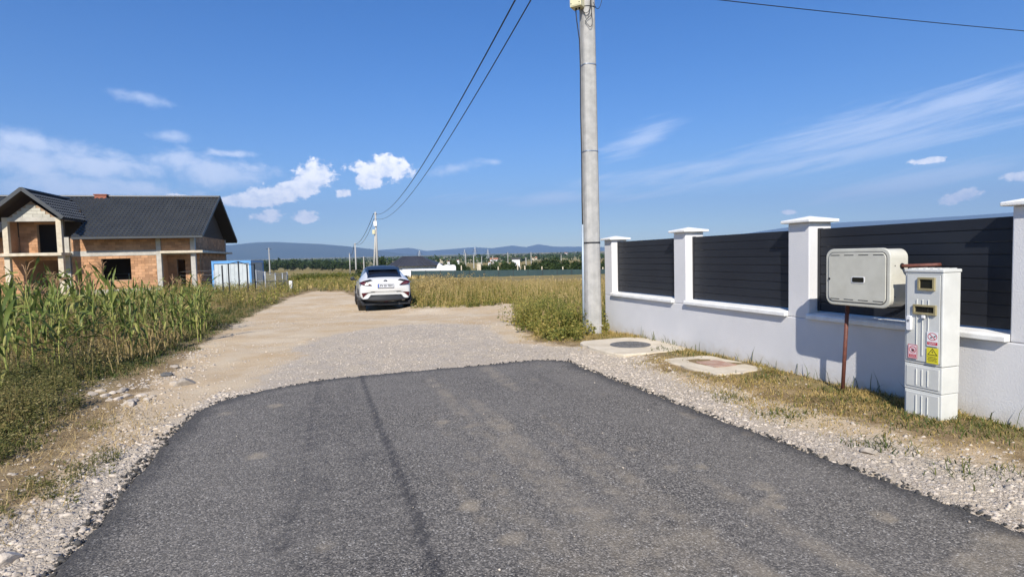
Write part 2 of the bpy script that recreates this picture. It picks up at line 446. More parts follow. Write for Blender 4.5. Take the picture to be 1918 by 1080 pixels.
simple('slat_frame', (0.020, 0.020, 0.025), .45)
simple('gas_plastic', (0.57, 0.555, 0.48), .38, (0.50, 0.485, 0.415), 5, .0)
simple('cab_plastic', (0.62, 0.625, 0.595), .42, (0.55, 0.555, 0.525), 4, .08, 150)
simple('seal', (0.10, 0.10, 0.10), .6)
simple('frame_tan', (0.34, 0.29, 0.16), .4, (0.28, 0.235, 0.12), 9)
simple('dark_glass', (0.02, 0.02, 0.018), .08)
simple('dark', (0.012, 0.012, 0.013), .6)
simple('white_paint', (0.80, 0.80, 0.80), .5)
simple('rust_pipe', (0.17, 0.055, 0.035), .6, (0.10, 0.035, 0.025), 20, .3, 90)
simple('red_ink', (0.55, 0.03, 0.05), .5)
simple('pink_paper', (0.78, 0.60, 0.62), .5)
simple('yellow_paper', (0.74, 0.66, 0.03), .5)
simple('black_ink', (0.015, 0.015, 0.015), .5)
simple('concrete_pole', (0.43, 0.42, 0.40), .85, (0.34, 0.335, 0.32), 7, .45, 70, detail=8)
simple('concrete', (0.50, 0.47, 0.42), .9, (0.38, 0.36, 0.32), 2.2, .4, 60)
simple('concrete_pale', (0.62, 0.545, 0.43), .9, (0.50, 0.43, 0.32), 3.2, .4, 50)
simple('iron', (0.17, 0.165, 0.16), .7, (0.10, 0.10, 0.10), 14, .5, 80)
simple('red_pad', (0.34, 0.19, 0.14), .9, (0.42, 0.31, 0.24), 9, .6, 40)
simple('steel', (0.45, 0.47, 0.50), .4, metal=.8)
simple('zinc', (0.40, 0.47, 0.55), .5, metal=.35)
simple('cable', (0.012, 0.012, 0.013), .5)
simple('box_cream', (0.62, 0.58, 0.38), .5)
simple('wood', (0.20, 0.13, 0.08), .8, (0.13, 0.085, 0.05), 12, .4, 50)
simple('brick', (0.47, 0.265, 0.145), .9, (0.38, 0.20, 0.10), 1.3, .4, 30, island=.24)
simple('mortar', (0.36, 0.25, 0.165), .95)
simple('aac', (0.50, 0.48, 0.42), .9, island=.12)
simple('metal_roof', (0.055, 0.060, 0.068), .42, (0.068, 0.073, 0.080), .8, spec=.45)
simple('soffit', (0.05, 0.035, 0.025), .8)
simple('fascia', (0.055, 0.06, 0.066), .5)
simple('chimney_brick', (0.33, 0.11, 0.065), .8, island=.2)
simple('blue_steel', (0.13, 0.36, 0.72), .45)
simple('cabin_panel', (0.52, 0.56, 0.57), .45, (0.45, 0.49, 0.50), 2)
simple('post_dark', (0.018, 0.018, 0.022), .5)
simple('post_grey', (0.36, 0.38, 0.40), .55)
simple('wire', (0.36, 0.37, 0.38), .5, metal=.4)
simple('car_white', (0.62, 0.62, 0.61), .25, (0.60, 0.60, 0.59), 2, coat=.5)
simple('car_roof', (0.016, 0.020, 0.028), .38, spec=.4, coat=.1)
simple('car_black', (0.014, 0.014, 0.016), .45)
simple('tyre', (0.020, 0.019, 0.018), .85)
simple('rim', (0.10, 0.10, 0.11), .35, metal=.7)
simple('tail_red', (0.07, 0.008, 0.012), .15)
simple('tail_clear', (0.16, 0.06, 0.065), .2)
simple('car_glass', (0.010, 0.013, 0.022), .05)
simple('chrome', (0.45, 0.45, 0.47), .2, metal=1)
simple('plate_white', (0.55, 0.56, 0.58), .5)
simple('plate_blue', (0.02, 0.08, 0.40), .4)
simple('tile_roof', (0.035, 0.036, 0.042), .6, (0.05, 0.05, 0.058), 2)
simple('plaster_white', (0.74, 0.75, 0.77), .8)
simple('mesh_screen', (0.020, 0.045, 0.050), .8, (0.03, 0.06, 0.062), 1)
simple('dark_foliage_far', (0.035, 0.055, 0.022), .9)
simple('bark', (0.14, 0.10, 0.07), .9)
simple('stone', (0.52, 0.45, 0.37), .92, (0.37, 0.32, 0.26), 9, .6, 60, island=.30)
simple('crumb', (0.055, 0.052, 0.048), .9, island=.4)
simple('stone_dark', (0.10, 0.10, 0.10), .9)
simple('mountain', (0.026, 0.045, 0.034), .95, (0.045, 0.060, 0.040), .003)
simple('terracotta', (0.30, 0.10, 0.055), .9, (0.38, 0.2, 0.12), .4)
simple('corn_husk', (0.36, 0.33, 0.11), .75, (0.24, 0.25, 0.07), 14)
simple('corn_stalk', (0.22, 0.28, 0.06), .6, (0.34, 0.32, 0.09), 5)
simple('tassel', (0.33, 0.20, 0.10), .8, island=.2)
leafmat('corn_leaf', [(0, (0.055, 0.088, 0.022)), (.4, (0.13, 0.175, 0.04)), (.72, (0.25, 0.27, 0.07)), (1, (0.50, 0.43, 0.16))], .35, .45, 'object', 2.5)
leafmat('weed_green', [(0, (0.045, 0.058, 0.018)), (.35, (0.105, 0.115, 0.034)), (.7, (0.22, 0.20, 0.07)), (1, (0.42, 0.32, 0.14))], .35)
leafmat('weed_dry', [(0, (0.14, 0.10, 0.04)), (.4, (0.30, 0.22, 0.09)), (.8, (0.46, 0.35, 0.16)), (1, (0.16, 0.17, 0.045))], .35)
leafmat('meadow', [(0, (0.16, 0.14, 0.035)), (.25, (0.33, 0.25, 0.08)), (.6, (0.52, 0.385, 0.15)), (1, (0.64, 0.50, 0.25))], .35, scale=.6)
leafmat('meadow_green', [(0, (0.075, 0.11, 0.026)), (.4, (0.19, 0.205, 0.048)), (.75, (0.40, 0.34, 0.085)), (1, (0.54, 0.43, 0.14))], .4)
leafmat('verge_grass', [(0, (0.09, 0.12, 0.025)), (.25, (0.22, 0.20, 0.05)), (.5, (0.46, 0.33, 0.11)), (1, (0.60, 0.45, 0.20))], .3, scale=1.6)
leafmat('low_grass', [(0, (0.035, 0.058, 0.014)), (.5, (0.085, 0.115, 0.027)), (1, (0.22, 0.20, 0.06))], .3)
leafmat('straw', [(0, (0.30, 0.21, 0.09)), (1, (0.60, 0.46, 0.22))], .2)
leafmat('tree_leaf', [(0, (0.016, 0.034, 0.010)), (.6, (0.042, 0.070, 0.018)), (1, (0.085, 0.115, 0.03))], .25, scale=.4)
leafmat('sunflower_leaf', [(0, (0.06, 0.09, 0.02)), (.7, (0.15, 0.16, 0.03)), (1, (0.55, 0.42, 0.03))], .3)
M = MATS

# ------------------------------------------------------------------ ground sheet
def build_ground():
    def axis(lo, hi, step, far_lo, far_hi):
        a = list(np.arange(lo, hi + 1e-6, step)); s = step
        x = a[-1]
        while x < far_hi: s *= 1.16; x += s; a.append(x)
        x = a[0]; s = step
        while x > far_lo: s *= 1.16; x -= s; a.insert(0, x)
        return np.array(a)
    xs = axis(-12, 6, .12, -11000, 11000); ys = axis(1.5, 26, .12, -400, 11000)
    X, Y = np.meshgrid(xs, ys); sh = X.shape; X = X.ravel(); Y = Y.ravel()
    Z = terrain(X, Y)
    da = sdist(X, Y, ASPH); Z = Z - 0.03 * sstep(0.05, 0.3, da)
    nx, ny = sh[1], sh[0]
    i = np.arange(nx * ny).reshape(ny, nx)
    Fq = np.stack([i[:-1, :-1].ravel(), i[:-1, 1:].ravel(), i[1:, 1:].ravel(), i[1:, :-1].ravel()], 1)
    me = arrays_mesh('ground', np.stack([X, Y, Z], 1), [Fq])
    me.polygons.foreach_set('use_smooth', np.ones(len(Fq), bool))
    z = np.zeros((len(X), 4), np.float32); z[:, 3] = 1
    dd = sdist(X, Y, DIRT); dg = sdist(X, Y, GRAV)
    z[:, 0] = sstep(-.55, .45, dd); z[:, 1] = sstep(-.5, .6, dg + 1.5 * (fbm(X, Y, .55, 3) - .5))
    z[:, 2] = sstep(-.2, -1.2, dd) * (0.4 + .6 * fbm(X, Y, .7))
    a = me.color_attributes.new('zone', 'FLOAT_COLOR', 'POINT'); a.data.foreach_set('color', z.ravel())
    D = np.hypot(X, Y)
    fr = 0.35 * sstep(34, 60, D) + 0.65 * sstep(260, 700, D)
    a = me.attributes.new('far', 'FLOAT', 'POINT'); a.data.foreach_set('value', fr.astype(np.float32))
    o = link('ground', me, M['ground']); tag(o, kind='structure')
build_ground()

def build_asphalt():
    step = .045
    xs = np.arange(-3.9, 8.8, step); ys = np.concatenate([np.arange(-12, 1.5, .25), np.arange(1.5, 9.0, step)])
    X, Y = np.meshgrid(xs, ys); sh = X.shape; X = X.ravel(); Y = Y.ravel()
    d = sdist(X, Y, ASPH) + .10 * (fbm(X, Y, 2.6, 3) - .5) + .07 * (fbm(X + 9, Y, 11, 2) - .5)
    Z = terrain_base(X, Y) - .03 + .062 * sstep(-.05, .07, d) + .012 * (fbm(X, Y, .8, 2) - .5) + .006 * (fbm(X, Y, 22, 2) - .5) * (d < .12)
    keep = d > -.06
    nx, ny = sh[1], sh[0]
    i = np.arange(nx * ny).reshape(ny, nx)
    Fq = np.stack([i[:-1, :-1].ravel(), i[:-1, 1:].ravel(), i[1:, 1:].ravel(), i[1:, :-1].ravel()], 1)
    Fq = Fq[keep[Fq].all(1)]
    used = np.unique(Fq); remap = -np.ones(nx * ny, int); remap[used] = np.arange(len(used))
    me = arrays_mesh('asphalt_road', np.stack([X, Y, Z], 1)[used], [remap[Fq]])
    me.polygons.foreach_set('use_smooth', np.ones(len(Fq), bool))
    X, Y, d = X[used], Y[used], d[used]
    def line(pts, w):
        pw = [G0(*p)[:2] for p in pts]; dist = np.full(X.shape, 1e9)
        for (ax, ay), (bx, by) in zip(pw[:-1], pw[1:]):
            ex, ey = bx - ax, by - ay; tt = np.clip(((X - ax) * ex + (Y - ay) * ey) / (ex * ex + ey * ey), 0, 1)
            dist = np.minimum(dist, np.hypot(X - ax - tt * ex, Y - ay - tt * ey))
        return 1 - sstep(.2 * w, w, dist)
    tar = np.maximum(line([(676, 706), (690, 745), (712, 805), (742, 880), (775, 960), (815, 1075), (850, 1180)], .052),
                     .75 * line([(598, 716), (592, 760), (583, 800), (576, 850), (568, 930), (545, 985), (520, 1080)], .04))
    tar = np.maximum(tar, .55 * line([(560, 815), (600, 808), (625, 785)], .22))
    tar = np.maximum(tar, .5 * line([(850, 700), (950, 800), (1060, 940), (1150, 1080)], .55) * fbm(X, Y, 1.2))
    tar = np.maximum(tar, .5 * line([(1000, 690), (1150, 790), (1350, 960), (1500, 1080)], .4) * fbm(X + 5, Y, 1.2))
    dust = .36 * line([(700, 1080), (760, 900), (800, 780), (820, 700)], .9) + .38 * line([(300, 1080), (420, 900), (520, 780)], .8)
    for px, py, r in ((1255, 888, .085), (1313, 882, .085), (1428, 917, .11), (1460, 940, .08), (1455, 955, .10), (1650, 976, .11), (1180, 848, .07), (1003, 716, .10),
                      (515, 765, .13), (425, 780, .10), (885, 802, .08), (1290, 785, .14), (1400, 820, .12), (1090, 960, .1), (880, 955, .12), (960, 1020, .1), (1010, 690, .08), (480, 860, .12), (610, 1028, .1), (830, 795, .07), ):
        gx, gy = G0(px, py)[:2]
        q = np.hypot((X - gx), (Y - gy) * .8) + .09 * (fbm(X + 3, Y, 7, 2) - .5)
        dust = np.maximum(dust, .95 * (1 - sstep(.3 * r, r * 1.25, q)))
    ss, nn_ = wall_sn(X, Y)
    streak = fbm(nn_ * 2.1 + 3, ss * .14, 1.0, 4)
    dust = np.maximum(dust * .76, .62 * sstep(.46, .68, streak)) + .55 * line([(1790, 1110), (1860, 1050), (1935, 1010)], .28)
    tar = np.maximum(tar, .48 * sstep(.52, .32, streak))
    edge = 1 - sstep(.02, .30, d + .10 * (fbm(X, Y, 4, 2) - .5))
    top = sstep(7.0, 8.4, Y + .22 * X * -1)
    w = np.stack([tar, np.clip(dust, 0, 1), edge * .9, np.ones_like(d)], 1).astype(np.float32)
    a = me.color_attributes.new('wear', 'FLOAT_COLOR', 'POINT'); a.data.foreach_set('color', w.ravel())
    tag(link('asphalt_road', me, M['asphalt']), kind='structure')
build_asphalt()

# ------------------------------------------------------------------ mountains and haze
def build_mountains():
    def rng_mesh(name, prof, r0, r1, seed):
        """prof: list of (px, y_of_crest)"""
        pts = []
        for px, py in prof:
            d = ray(px, py); pts.append((math.atan2(d.x, d.y), d.z / math.hypot(d.x, d.y)))
        an = np.linspace(pts[0][0], pts[-1][0], 420); tn = np.interp(an, [p[0] for p in pts], [p[1] for p in pts])
        rad = np.linspace(r0, r1, 46); A, Rr = np.meshgrid(an, rad)
        rc = r0 + (r1 - r0) * .62
        prof_z = np.interp(A, an, tn) * rc + CAM_H
        u = (Rr - r0) / (rc - r0); shape = np.where(u < 1, sstep(0, 1, u) ** .9, 1 - .5 * sstep(1, 1.62, u))
        X = Rr * np.sin(A); Y = Rr * np.cos(A)
        nz = fbm(X + seed * 1000, Y, 1 / 900., 5) - .5
        rid = np.abs(fbm(X + seed * 777, Y * .4, 1 / 520., 4) - .5) * 2
        Z = 25 + (prof_z - 25) * shape * (1 + .28 * nz * (1 - shape) * 2 - .22 * rid * (1 - shape)) + 12 * nz * shape
        ny, nx = X.shape; i = np.arange(nx * ny).reshape(ny, nx)
        Fq = np.stack([i[:-1, :-1].ravel(), i[:-1, 1:].ravel(), i[1:, 1:].ravel(), i[1:, :-1].ravel()], 1)
        me = arrays_mesh(name, np.stack([X.ravel(), Y.ravel(), Z.ravel()], 1), [Fq])
        me.polygons.foreach_set('use_smooth', np.ones(len(Fq), bool))
        tag(link(name, me, M['mountain']), kind='structure')
    rng_mesh('mountains', [(-700, 500), (-200, 470), (150, 462), (300, 458), (430, 459), (480, 454), (515, 453), (555, 455), (600, 457), (650, 461), (700, 467), (745, 474), (790, 478), (850, 480), (1000, 484), (1300, 485)], 5600, 8200, 1)
    rng_mesh('mountains', [(560, 486), (640, 474), (700, 469), (765, 464), (800, 470), (850, 466), (890, 463), (920, 465), (960, 460), (985, 463), (1008, 457.5), (1040, 462), (1090, 462), (1180, 464), (1280, 452), (1380, 440), (1480, 425), (1570, 417), (1680, 412), (1800, 405), (1900, 398), (2200, 390), (2700, 420)], 8400, 10800, 2)
build_mountains()
def build_haze():
    m = bpy.data.materials.new('haze'); m.use_nodes = True; t = NT(m.node_tree); t.n.clear()
    out = t.node('ShaderNodeOutputMaterial'); v = t.node('ShaderNodeVolumePrincipled')
    v.inputs['Color'].default_value = (0.40, 0.62, 1.0, 1); v.inputs['Density'].default_value = 1.2e-4; v.inputs['Anisotropy'].default_value = 0.0
    t.l.new(v.outputs[0], out.inputs['Volume'])
    b = MB().box((-14000, -1500, -6), (14000, 13500, 1250))
    o = b.build('haze', m); tag(o, 'pale blue summer haze over the plain and mountains', 'haze', kind='stuff')
build_haze()

# ------------------------------------------------------------------ boundary wall with slatted panels
W_RZ = math.atan2(-WU[1], -WU[0])           # local x runs toward the camera, local y into the plot
def build_wall():
    root = empty('boundary_wall', (W0[0], W0[1], 0), W_RZ, 'low white rendered boundary wall with capped pillars and anthracite slat panels', 'wall')
    per, pw, x_end = 2.445, .325, 12.5
    th, rec = .34, .125
    pill = [(-.06, .25)] + [(2.376 + per * k, 2.376 + per * k + pw) for k in range(4)]
    MB().box((-.06, 0, -.25), (x_end, th, .768)).build('wall_base', M['stucco'], root, bevel=.012)
    for i, (a, b) in enumerate(pill):
        top = 1.875 if i == 0 else 1.915
        p = MB().box((a, .0012, .7682), (b, th - .0012, top)).build('pillar', M['stucco'], root, bevel=.012)
        c = MB(); ov = .062; x0, x1, y0, y1 = a - ov, b + ov, -ov, th + ov
        z0, z1, z2 = top + .001, top + .036, top + .085
        mx, my = (a + b) / 2, th / 2
        c.add([(x0, y0, z0), (x1, y0, z0), (x1, y1, z0), (x0, y1, z0), (x0, y0, z1), (x1, y0, z1), (x1, y1, z1), (x0, y1, z1), (mx, my, z2)],
              [(0, 3, 2, 1), (0, 1, 5, 4), (1, 2, 6, 5), (2, 3, 7, 6), (3, 0, 4, 7), (4, 5, 8), (5, 6, 8), (6, 7, 8), (7, 4, 8)])
        c.build('pillar_cap', M['cap_white'], p, bevel=.008)
    bays = [(pill[i][1], pill[i + 1][0]) for i in range(4)]
    for a, b in bays:
        s = MB()
        s.prism([(-.055, .7705), (-.055, .815), (-.04, .832), (th + .05, .852), (th + .05, .7705)], 0, a + .003, b - .003)
        s.build('sill', M['cap_white'], root, bevel=.006)
        fr = MB(); z0, z1 = .856, 1.842
        fr.box((a + .004, rec, z0), (a + .038, rec + .05, z1)); fr.box((b - .038, rec, z0), (b - .004, rec + .05, z1))
        pan = fr.build('panel_frame', M['slat_frame'], root, bevel=.003)
        n = 9; h = (z1 - z0) / n
        sl = MB().box((a + .0385, rec + .006, 0), (b - .0385, rec + .034, h - .007)).mesh('slat')
        for k in range(n):
            o = link('slat', sl, M['slat'], pan); o.location = (0, rnd.uniform(-.0012, .0012), z0 + k * h + .0005)
            md = o.modifiers.new('bevel', 'BEVEL'); md.width = .004; md.segments = 1
        lip = MB()
        for k in range(1, n): lip.box((a + .0385, rec + .012, z0 + k * h - .0065), (b - .0385, rec + .030, z0 + k * h + .0002))
        lip.build('slat_groove', M['dark'], pan)
build_wall()

def wl(s, n, z=0.0):
    q = wpt(s, n); return Vector((q[0], q[1], z))

# ------------------------------------------------------------------ gas box on its pipe
def shell(mb, outline, y0, y1):
    mb.prism(outline, 1, y0, y1)
def build_gas():
    q = wpt(6.12, -.26); gz = float(terrain(q[0], q[1]))
    r = empty('gas_meter_box', (q[0], q[1], 0), W_RZ, 'cream plastic gas meter box with rounded corners standing on a rusty pipe', 'gas box')
    cz = 1.30; w, h = .74, .585
    body = MB(); body.prism(rrect(w - .02, h - .02, .085, 6, 0, cz), 1, -.10, .115); b = body.build('body', M['gas_plastic'], r, bevel=.01)
    lid = MB(); lid.prism(rrect(w, h, .09, 6, 0, cz), 1, -.128, -.0995); l = lid.build('lid_rim', M['gas_plastic'], r, bevel=.012, seg=3)
    d = MB(); d.prism(rrect(w - .085, h - .085, .06, 6, 0, cz), 1, -.137, -.127); dr = d.build('door', M['gas_plastic'], r, bevel=.005)
    s = MB(); s.prism(rrect(w - .068, h - .068, .066, 6, 0, cz), 1, -.1295, -.1275); s.build('door_seam', M['seal'], r)
    vm = MB().box((-.055, -.1385, -.0035), (.055, -.1365, .0035)).mesh('vent_slot')
    for k in range(4):
        for zz in (cz + h / 2 - .066, cz - h / 2 + .066):
            o = link('vent_slot', vm, M['dark'], dr); o.location = (-.245 + k * .165, 0, zz)
    wi = MB(); wi.prism(rrect(.148, .064, .016, 4, .03, cz - .022), 1, -.141, -.1368); wi.build('window_rim', M['white_paint'], dr)
    wi = MB(); wi.prism(rrect(.132, .050, .012, 4, .03, cz - .022), 1, -.1425, -.1405); wi.build('window', M['dark_glass'], dr)
    k = MB(); k.tube([(-.315, -.139, cz - .02), (-.315, -.1365, cz - .02)], .013, 12); k.build('lock', M['dark'], dr)
    for zz in (cz + .12, cz - .18):
        MB().tube([(w / 2 - .012, -.06, zz), (w / 2 - .006, -.06, zz)], .006, 8).build('screw', M['seal'], b)
    MB().tube([(w / 2 - .011, .03, cz + .115), (w / 2 - .004, .03, cz + .115)], .028, 14).build('pipe_hole', M['dark'], b)
    MB().tube([(w / 2 - .05, .03, cz + .115), (w / 2 + .06, .03, cz + .117), (w / 2 + .25, .12, cz + .125), (w / 2 + .26, .16, cz + .125)], .0165, 10).build('outlet_pipe', M['rust_pipe'], r, True)
    MB().tube([(-.30, .03, gz - .15), (-.21, .0, cz - h / 2 + .02)], .0195, 12).build('riser_pipe', M['rust_pipe'], r, True)
    return r
build_gas()

# ------------------------------------------------------------------ electric meter cabinet
def build_cabinet():
    q = wpt(6.83, -.31); gz = float(terrain(q[0], q[1])) - .01
    r = empty('meter_cabinet', (q[0], q[1], gz), W_RZ, 'tall light grey plastic electric meter cabinet with warning stickers by the wall', 'cabinet')
    w, d = .345, .215; x0, x1, y0, y1 = -w / 2, w / 2, -d / 2, d / 2
    H = 1.335
    MB().box((x0 + .004, y0 + .004, -.12), (x1 - .004, y1 - .004, .235)).build('plinth', M['cab_plastic'], r, bevel=.006)
    MB().box((x0 + .002, y0 + .002, .2385), (x1 - .002, y1 - .002, .475)).build('middle_section', M['cab_plastic'], r, bevel=.006)
    MB().box((x0, y0, .4795), (x1, y1, H - .03)).build('upper_section', M['cab_plastic'], r, bevel=.008)
    rf = MB().box((x0 - .006, y0 - .008, H - .0298), (x1 + .006, y1 + .006, H)); rfo = rf.build('roof', M['cab_plastic'], r, bevel=.008)
    rib = MB().box((-.012, y0 + .004, H + .0002), (.012, y1 - .004, H + .007)).mesh('roof_rib')
    for k in range(5):
        o = link('roof_rib', rib, M['cab_plastic'], rfo); o.location = (-.128 + k * .064, 0, 0)
    door = MB().box((x0 + .022, y0 - .007, .505), (x1 - .022, y0 - .0005, H - .05)).build('door', M['cab_plastic'], r, bevel=.003)
    MB().box((x0 + .018, y0 - .0015, .501), (x1 - .018, y0 - .0004, H - .046)).build('door_seam', M['seal'], r)
    for a, b in ((.268, .455), (-.02, .215)):
        p = MB().box((x0 + .024, y0 - .004, a), (x1 - .024, y0 + .004, b)).build('front_plate', M['cab_plastic'], r, bevel=.003)
        for x in (-.052, 0, .052): MB().box((x - .0035, y0 - .011, a + .02), (x + .0035, y0 - .0035, b - .02)).build('rib', M['cab_plastic'], p, bevel=.002)
    for x, a, b in ((-.052, .62, 1.065), (0, .56, 1.065), (.052, .74, 1.065)):
        MB().box((x - .0035, y0 - .014, a), (x + .0035, y0 - .0065, b)).build('rib', M['cab_plastic'], door, bevel=.002)
    for cx, cz, ww, hh in ((.035, 1.205, .150, .115), (.022, .975, .205, .088)):
        f = MB()
        f.box((cx - ww / 2, y0 - .026, cz - hh / 2), (cx + ww / 2, y0 - .0068, cz - hh / 2 + .018)); f.box((cx - ww / 2, y0 - .026, cz + hh / 2 - .018), (cx + ww / 2, y0 - .0068, cz + hh / 2))
        f.box((cx - ww / 2, y0 - .026, cz - hh / 2 + .0182), (cx - ww / 2 + .018, y0 - .0068, cz + hh / 2 - .0182)); f.box((cx + ww / 2 - .018, y0 - .026, cz - hh / 2 + .0182), (cx + ww / 2, y0 - .0068, cz + hh / 2 - .0182))
        wf = f.build('window_frame', M['frame_tan'], door, bevel=.002)
        MB().box((cx - ww / 2 + .0185, y0 - .014, cz - hh / 2 + .0185), (cx + ww / 2 - .0185, y0 - .0069, cz + hh / 2 - .0185)).build('window_pane', M['dark_glass'], wf)
    MB().box((.005, y0 - .034, .900), (.032, y0 - .0142, .926)).build('seal_tag', M['white_paint'], door, bevel=.003)
    hd = MB(); hd.prism(rrect(.046, .135, .014, 4, -.115, .845), 1, y0 - .030, y0 - .0068); h = hd.build('handle', M['white_paint'], door, bevel=.005)
    MB().tube([(-.115, y0 - .033, .868), (-.115, y0 - .0295, .868)], .012, 12).build('lock', M['steel'], h)
    # stickers: flat printed sheets standing a hair off the door ribs
    ys = y0 - .0148
    def sheet(name, mat, x, z, ww, hh, parent, yy): return MB().box((x - ww / 2, yy - .0006, z - hh / 2), (x + ww / 2, yy, z + hh / 2)).build(name, M[mat], parent)
    def ring(name, mat, x, z, rx, rz, t, parent, yy):
        mb = MB(); n = 28; vs = []
        for k in range(n):
            a = 2 * math.pi * k / n
            vs += [(x + rx * math.cos(a), yy, z + rz * math.sin(a)), (x + (rx - t) * math.cos(a), yy, z + (rz - t) * math.sin(a))]
        mb.add(vs, [(2 * k, 2 * ((k + 1) % n), 2 * ((k + 1) % n) + 1, 2 * k + 1) for k in range(n)]); return mb.build(name, M[mat], parent)
    def poly(name, mat, pts, parent, yy):
        return MB().add([(a, yy, b) for a, b in pts], [tuple(range(len(pts)))]).build(name, M[mat], parent)
    def lines(name, mat, x, z, ww, n, dz, parent, yy, hh=.004):
        mb = MB()
        for k in range(n):
            xx = x - ww / 2 + (.08 * ww if k % 2 else 0)
            while xx < x + ww / 2 - .006:
                l = rnd.uniform(.006, .016); l = min(l, x + ww / 2 - xx)
                mb.add([(xx, yy, z - k * dz), (xx + l, yy, z - k * dz), (xx + l, yy, z - k * dz + hh), (xx, yy, z - k * dz + hh)], [(0, 1, 2, 3)]); xx += l + .004
        mb.build(name, M[mat], parent)
    s1 = sheet('warning_sticker', 'white_paint', .095, .722, .100, .128, door, ys); y2 = ys - .0012
    ring('prohibition_ring', 'red_ink', .095, .743, .042, .034, .006, s1, y2)
    poly('prohibition_bar', 'red_ink', [(.066, .764), (.071, .768), (.124, .722), (.119, .718)], s1, y2 - .0004)
    poly('hand_pictogram', 'black_ink', [(.104, .745), (.112, .752), (.126, .754), (.124, .744), (.112, .740)], s1, y2 - .0003)
    poly('switch_pictogram', 'black_ink', [(.074, .728), (.082, .742), (.086, .736), (.090, .742), (.094, .730)], s1, y2 - .0003)
    t1 = poly('red_band', 'red_ink', [(.050, .668), (.140, .668), (.140, .696), (.050, .696)], s1, y2)
    lines('band_lettering', 'white_paint', .095, .686, .07, 2, .010, s1, y2 - .0005)
    s2 = sheet('warning_sticker', 'pink_paper', -.082, .588, .088, .128, door, ys)
    rim = MB()
    for a, b, c, e in ((-.125, .525, -.039, .529), (-.125, .647, -.039, .651), (-.125, .529, -.121, .647), (-.043, .529, -.039, .647)):
        rim.add([(a, y2, b), (c, y2, b), (c, y2, e), (a, y2, e)], [(0, 1, 2, 3)])
    rim.build('red_border', M['red_ink'], s2)
    ring('prohibition_ring', 'red_ink', -.082, .605, .034, .030, .005, s2, y2 - .0002)
    poly('hand_pictogram', 'black_ink', [(-.090, .590), (-.094, .606), (-.086, .604), (-.083, .618), (-.078, .606), (-.070, .612), (-.066, .598), (-.074, .588)], s2, y2 - .0003)
    poly('prohibition_bar', 'red_ink', [(-.108, .624), (-.105, .627), (-.058, .588), (-.061, .585)], s2, y2 - .0005)
    poly('red_band', 'red_ink', [(-.114, .536), (-.050, .536), (-.050, .562), (-.114, .562)], s2, y2 - .0002)
    lines('band_lettering', 'pink_paper', -.082, .552, .05, 2, .009, s2, y2 - .0006)
    s3 = sheet('warning_sticker', 'yellow_paper', .097, .574, .104, .140, door, ys)
    poly('warning_triangle', 'black_ink', [(.052, .578), (.142, .578), (.097, .640)], s3, y2)
    poly('triangle_field', 'yellow_paper', [(.063, .584), (.131, .584), (.097, .630)], s3, y2 - .0004)
    poly('lightning_bolt', 'black_ink', [(.100, .622), (.088, .604), (.097, .605), (.093, .590), (.107, .609), (.098, .608)], s3, y2 - .0008)
    lines('sticker_lettering', 'black_ink', .097, .560, .085, 4, .012, s3, y2, .005)
build_cabinet()

# ------------------------------------------------------------------ manhole slab, small chamber slab
def build_slabs():
    c = wpt(2.08, -.66); z = float(terrain(c[0], c[1]))
    r = empty('manhole', (c[0], c[1], z), W_RZ, 'round grey manhole cover set in a pale concrete slab beside the wall', 'manhole')
    out = []
    for k in range(36):
        a = 2 * math.pi * k / 36; q = max(abs(math.cos(a)), abs(math.sin(a))) ** -.86
        out.append((.80 * q * math.cos(a) + rnd.uniform(-.02, .02), .66 * q * math.sin(a) * 1.0 + rnd.uniform(-.02, .02)))
    MB().prism(out, 2, -.15, .012).build('slab', M['concrete_pale'], r, bevel=.015)
    MB().tube([(0, 0, .0122), (0, 0, .020)], .335, 48).build('cover_rim', M['iron'], r, bevel=.004)
    lid = MB().tube([(0, 0, .0202), (0, 0, .026)], .305, 48).build('cover', M['iron'], r)
    cl = MB().box((-.012, -.012, .0261), (.012, .012, .032)).mesh('cover_stud')
    for i in range(-5, 6):
        for j in range(-5, 6):
            x, y = i * .052 + (j % 2) * .026, j * .052
            if x * x + y * y < .26 ** 2 and (i, j) != (0, 0):
                o = link('cover_stud', cl, M['iron'], lid); o.location = (x, y, 0)
    c = wpt(4.02, -.52); z = float(terrain(c[0], c[1]))
    r = empty('chamber_slab', (c[0], c[1], z), W_RZ + .05, 'worn concrete slab with a rusty square lid sunk in the dry verge', 'slab')
    out = []
    for k in range(30):
        a = 2 * math.pi * k / 30; q = max(abs(math.cos(a)), abs(math.sin(a))) ** -.8
        out.append((.62 * q * math.cos(a) + rnd.uniform(-.03, .03), .42 * q * math.sin(a) + rnd.uniform(-.03, .03)))
    MB().prism(out, 2, -.15, -.004).build('slab', M['concrete_pale'], r, bevel=.012)
    MB().prism(rrect(.42, .36, .03, 3, .02, .05), 2, -.0038, .006).build('lid', M['red_pad'], r, bevel=.004)
build_slabs()

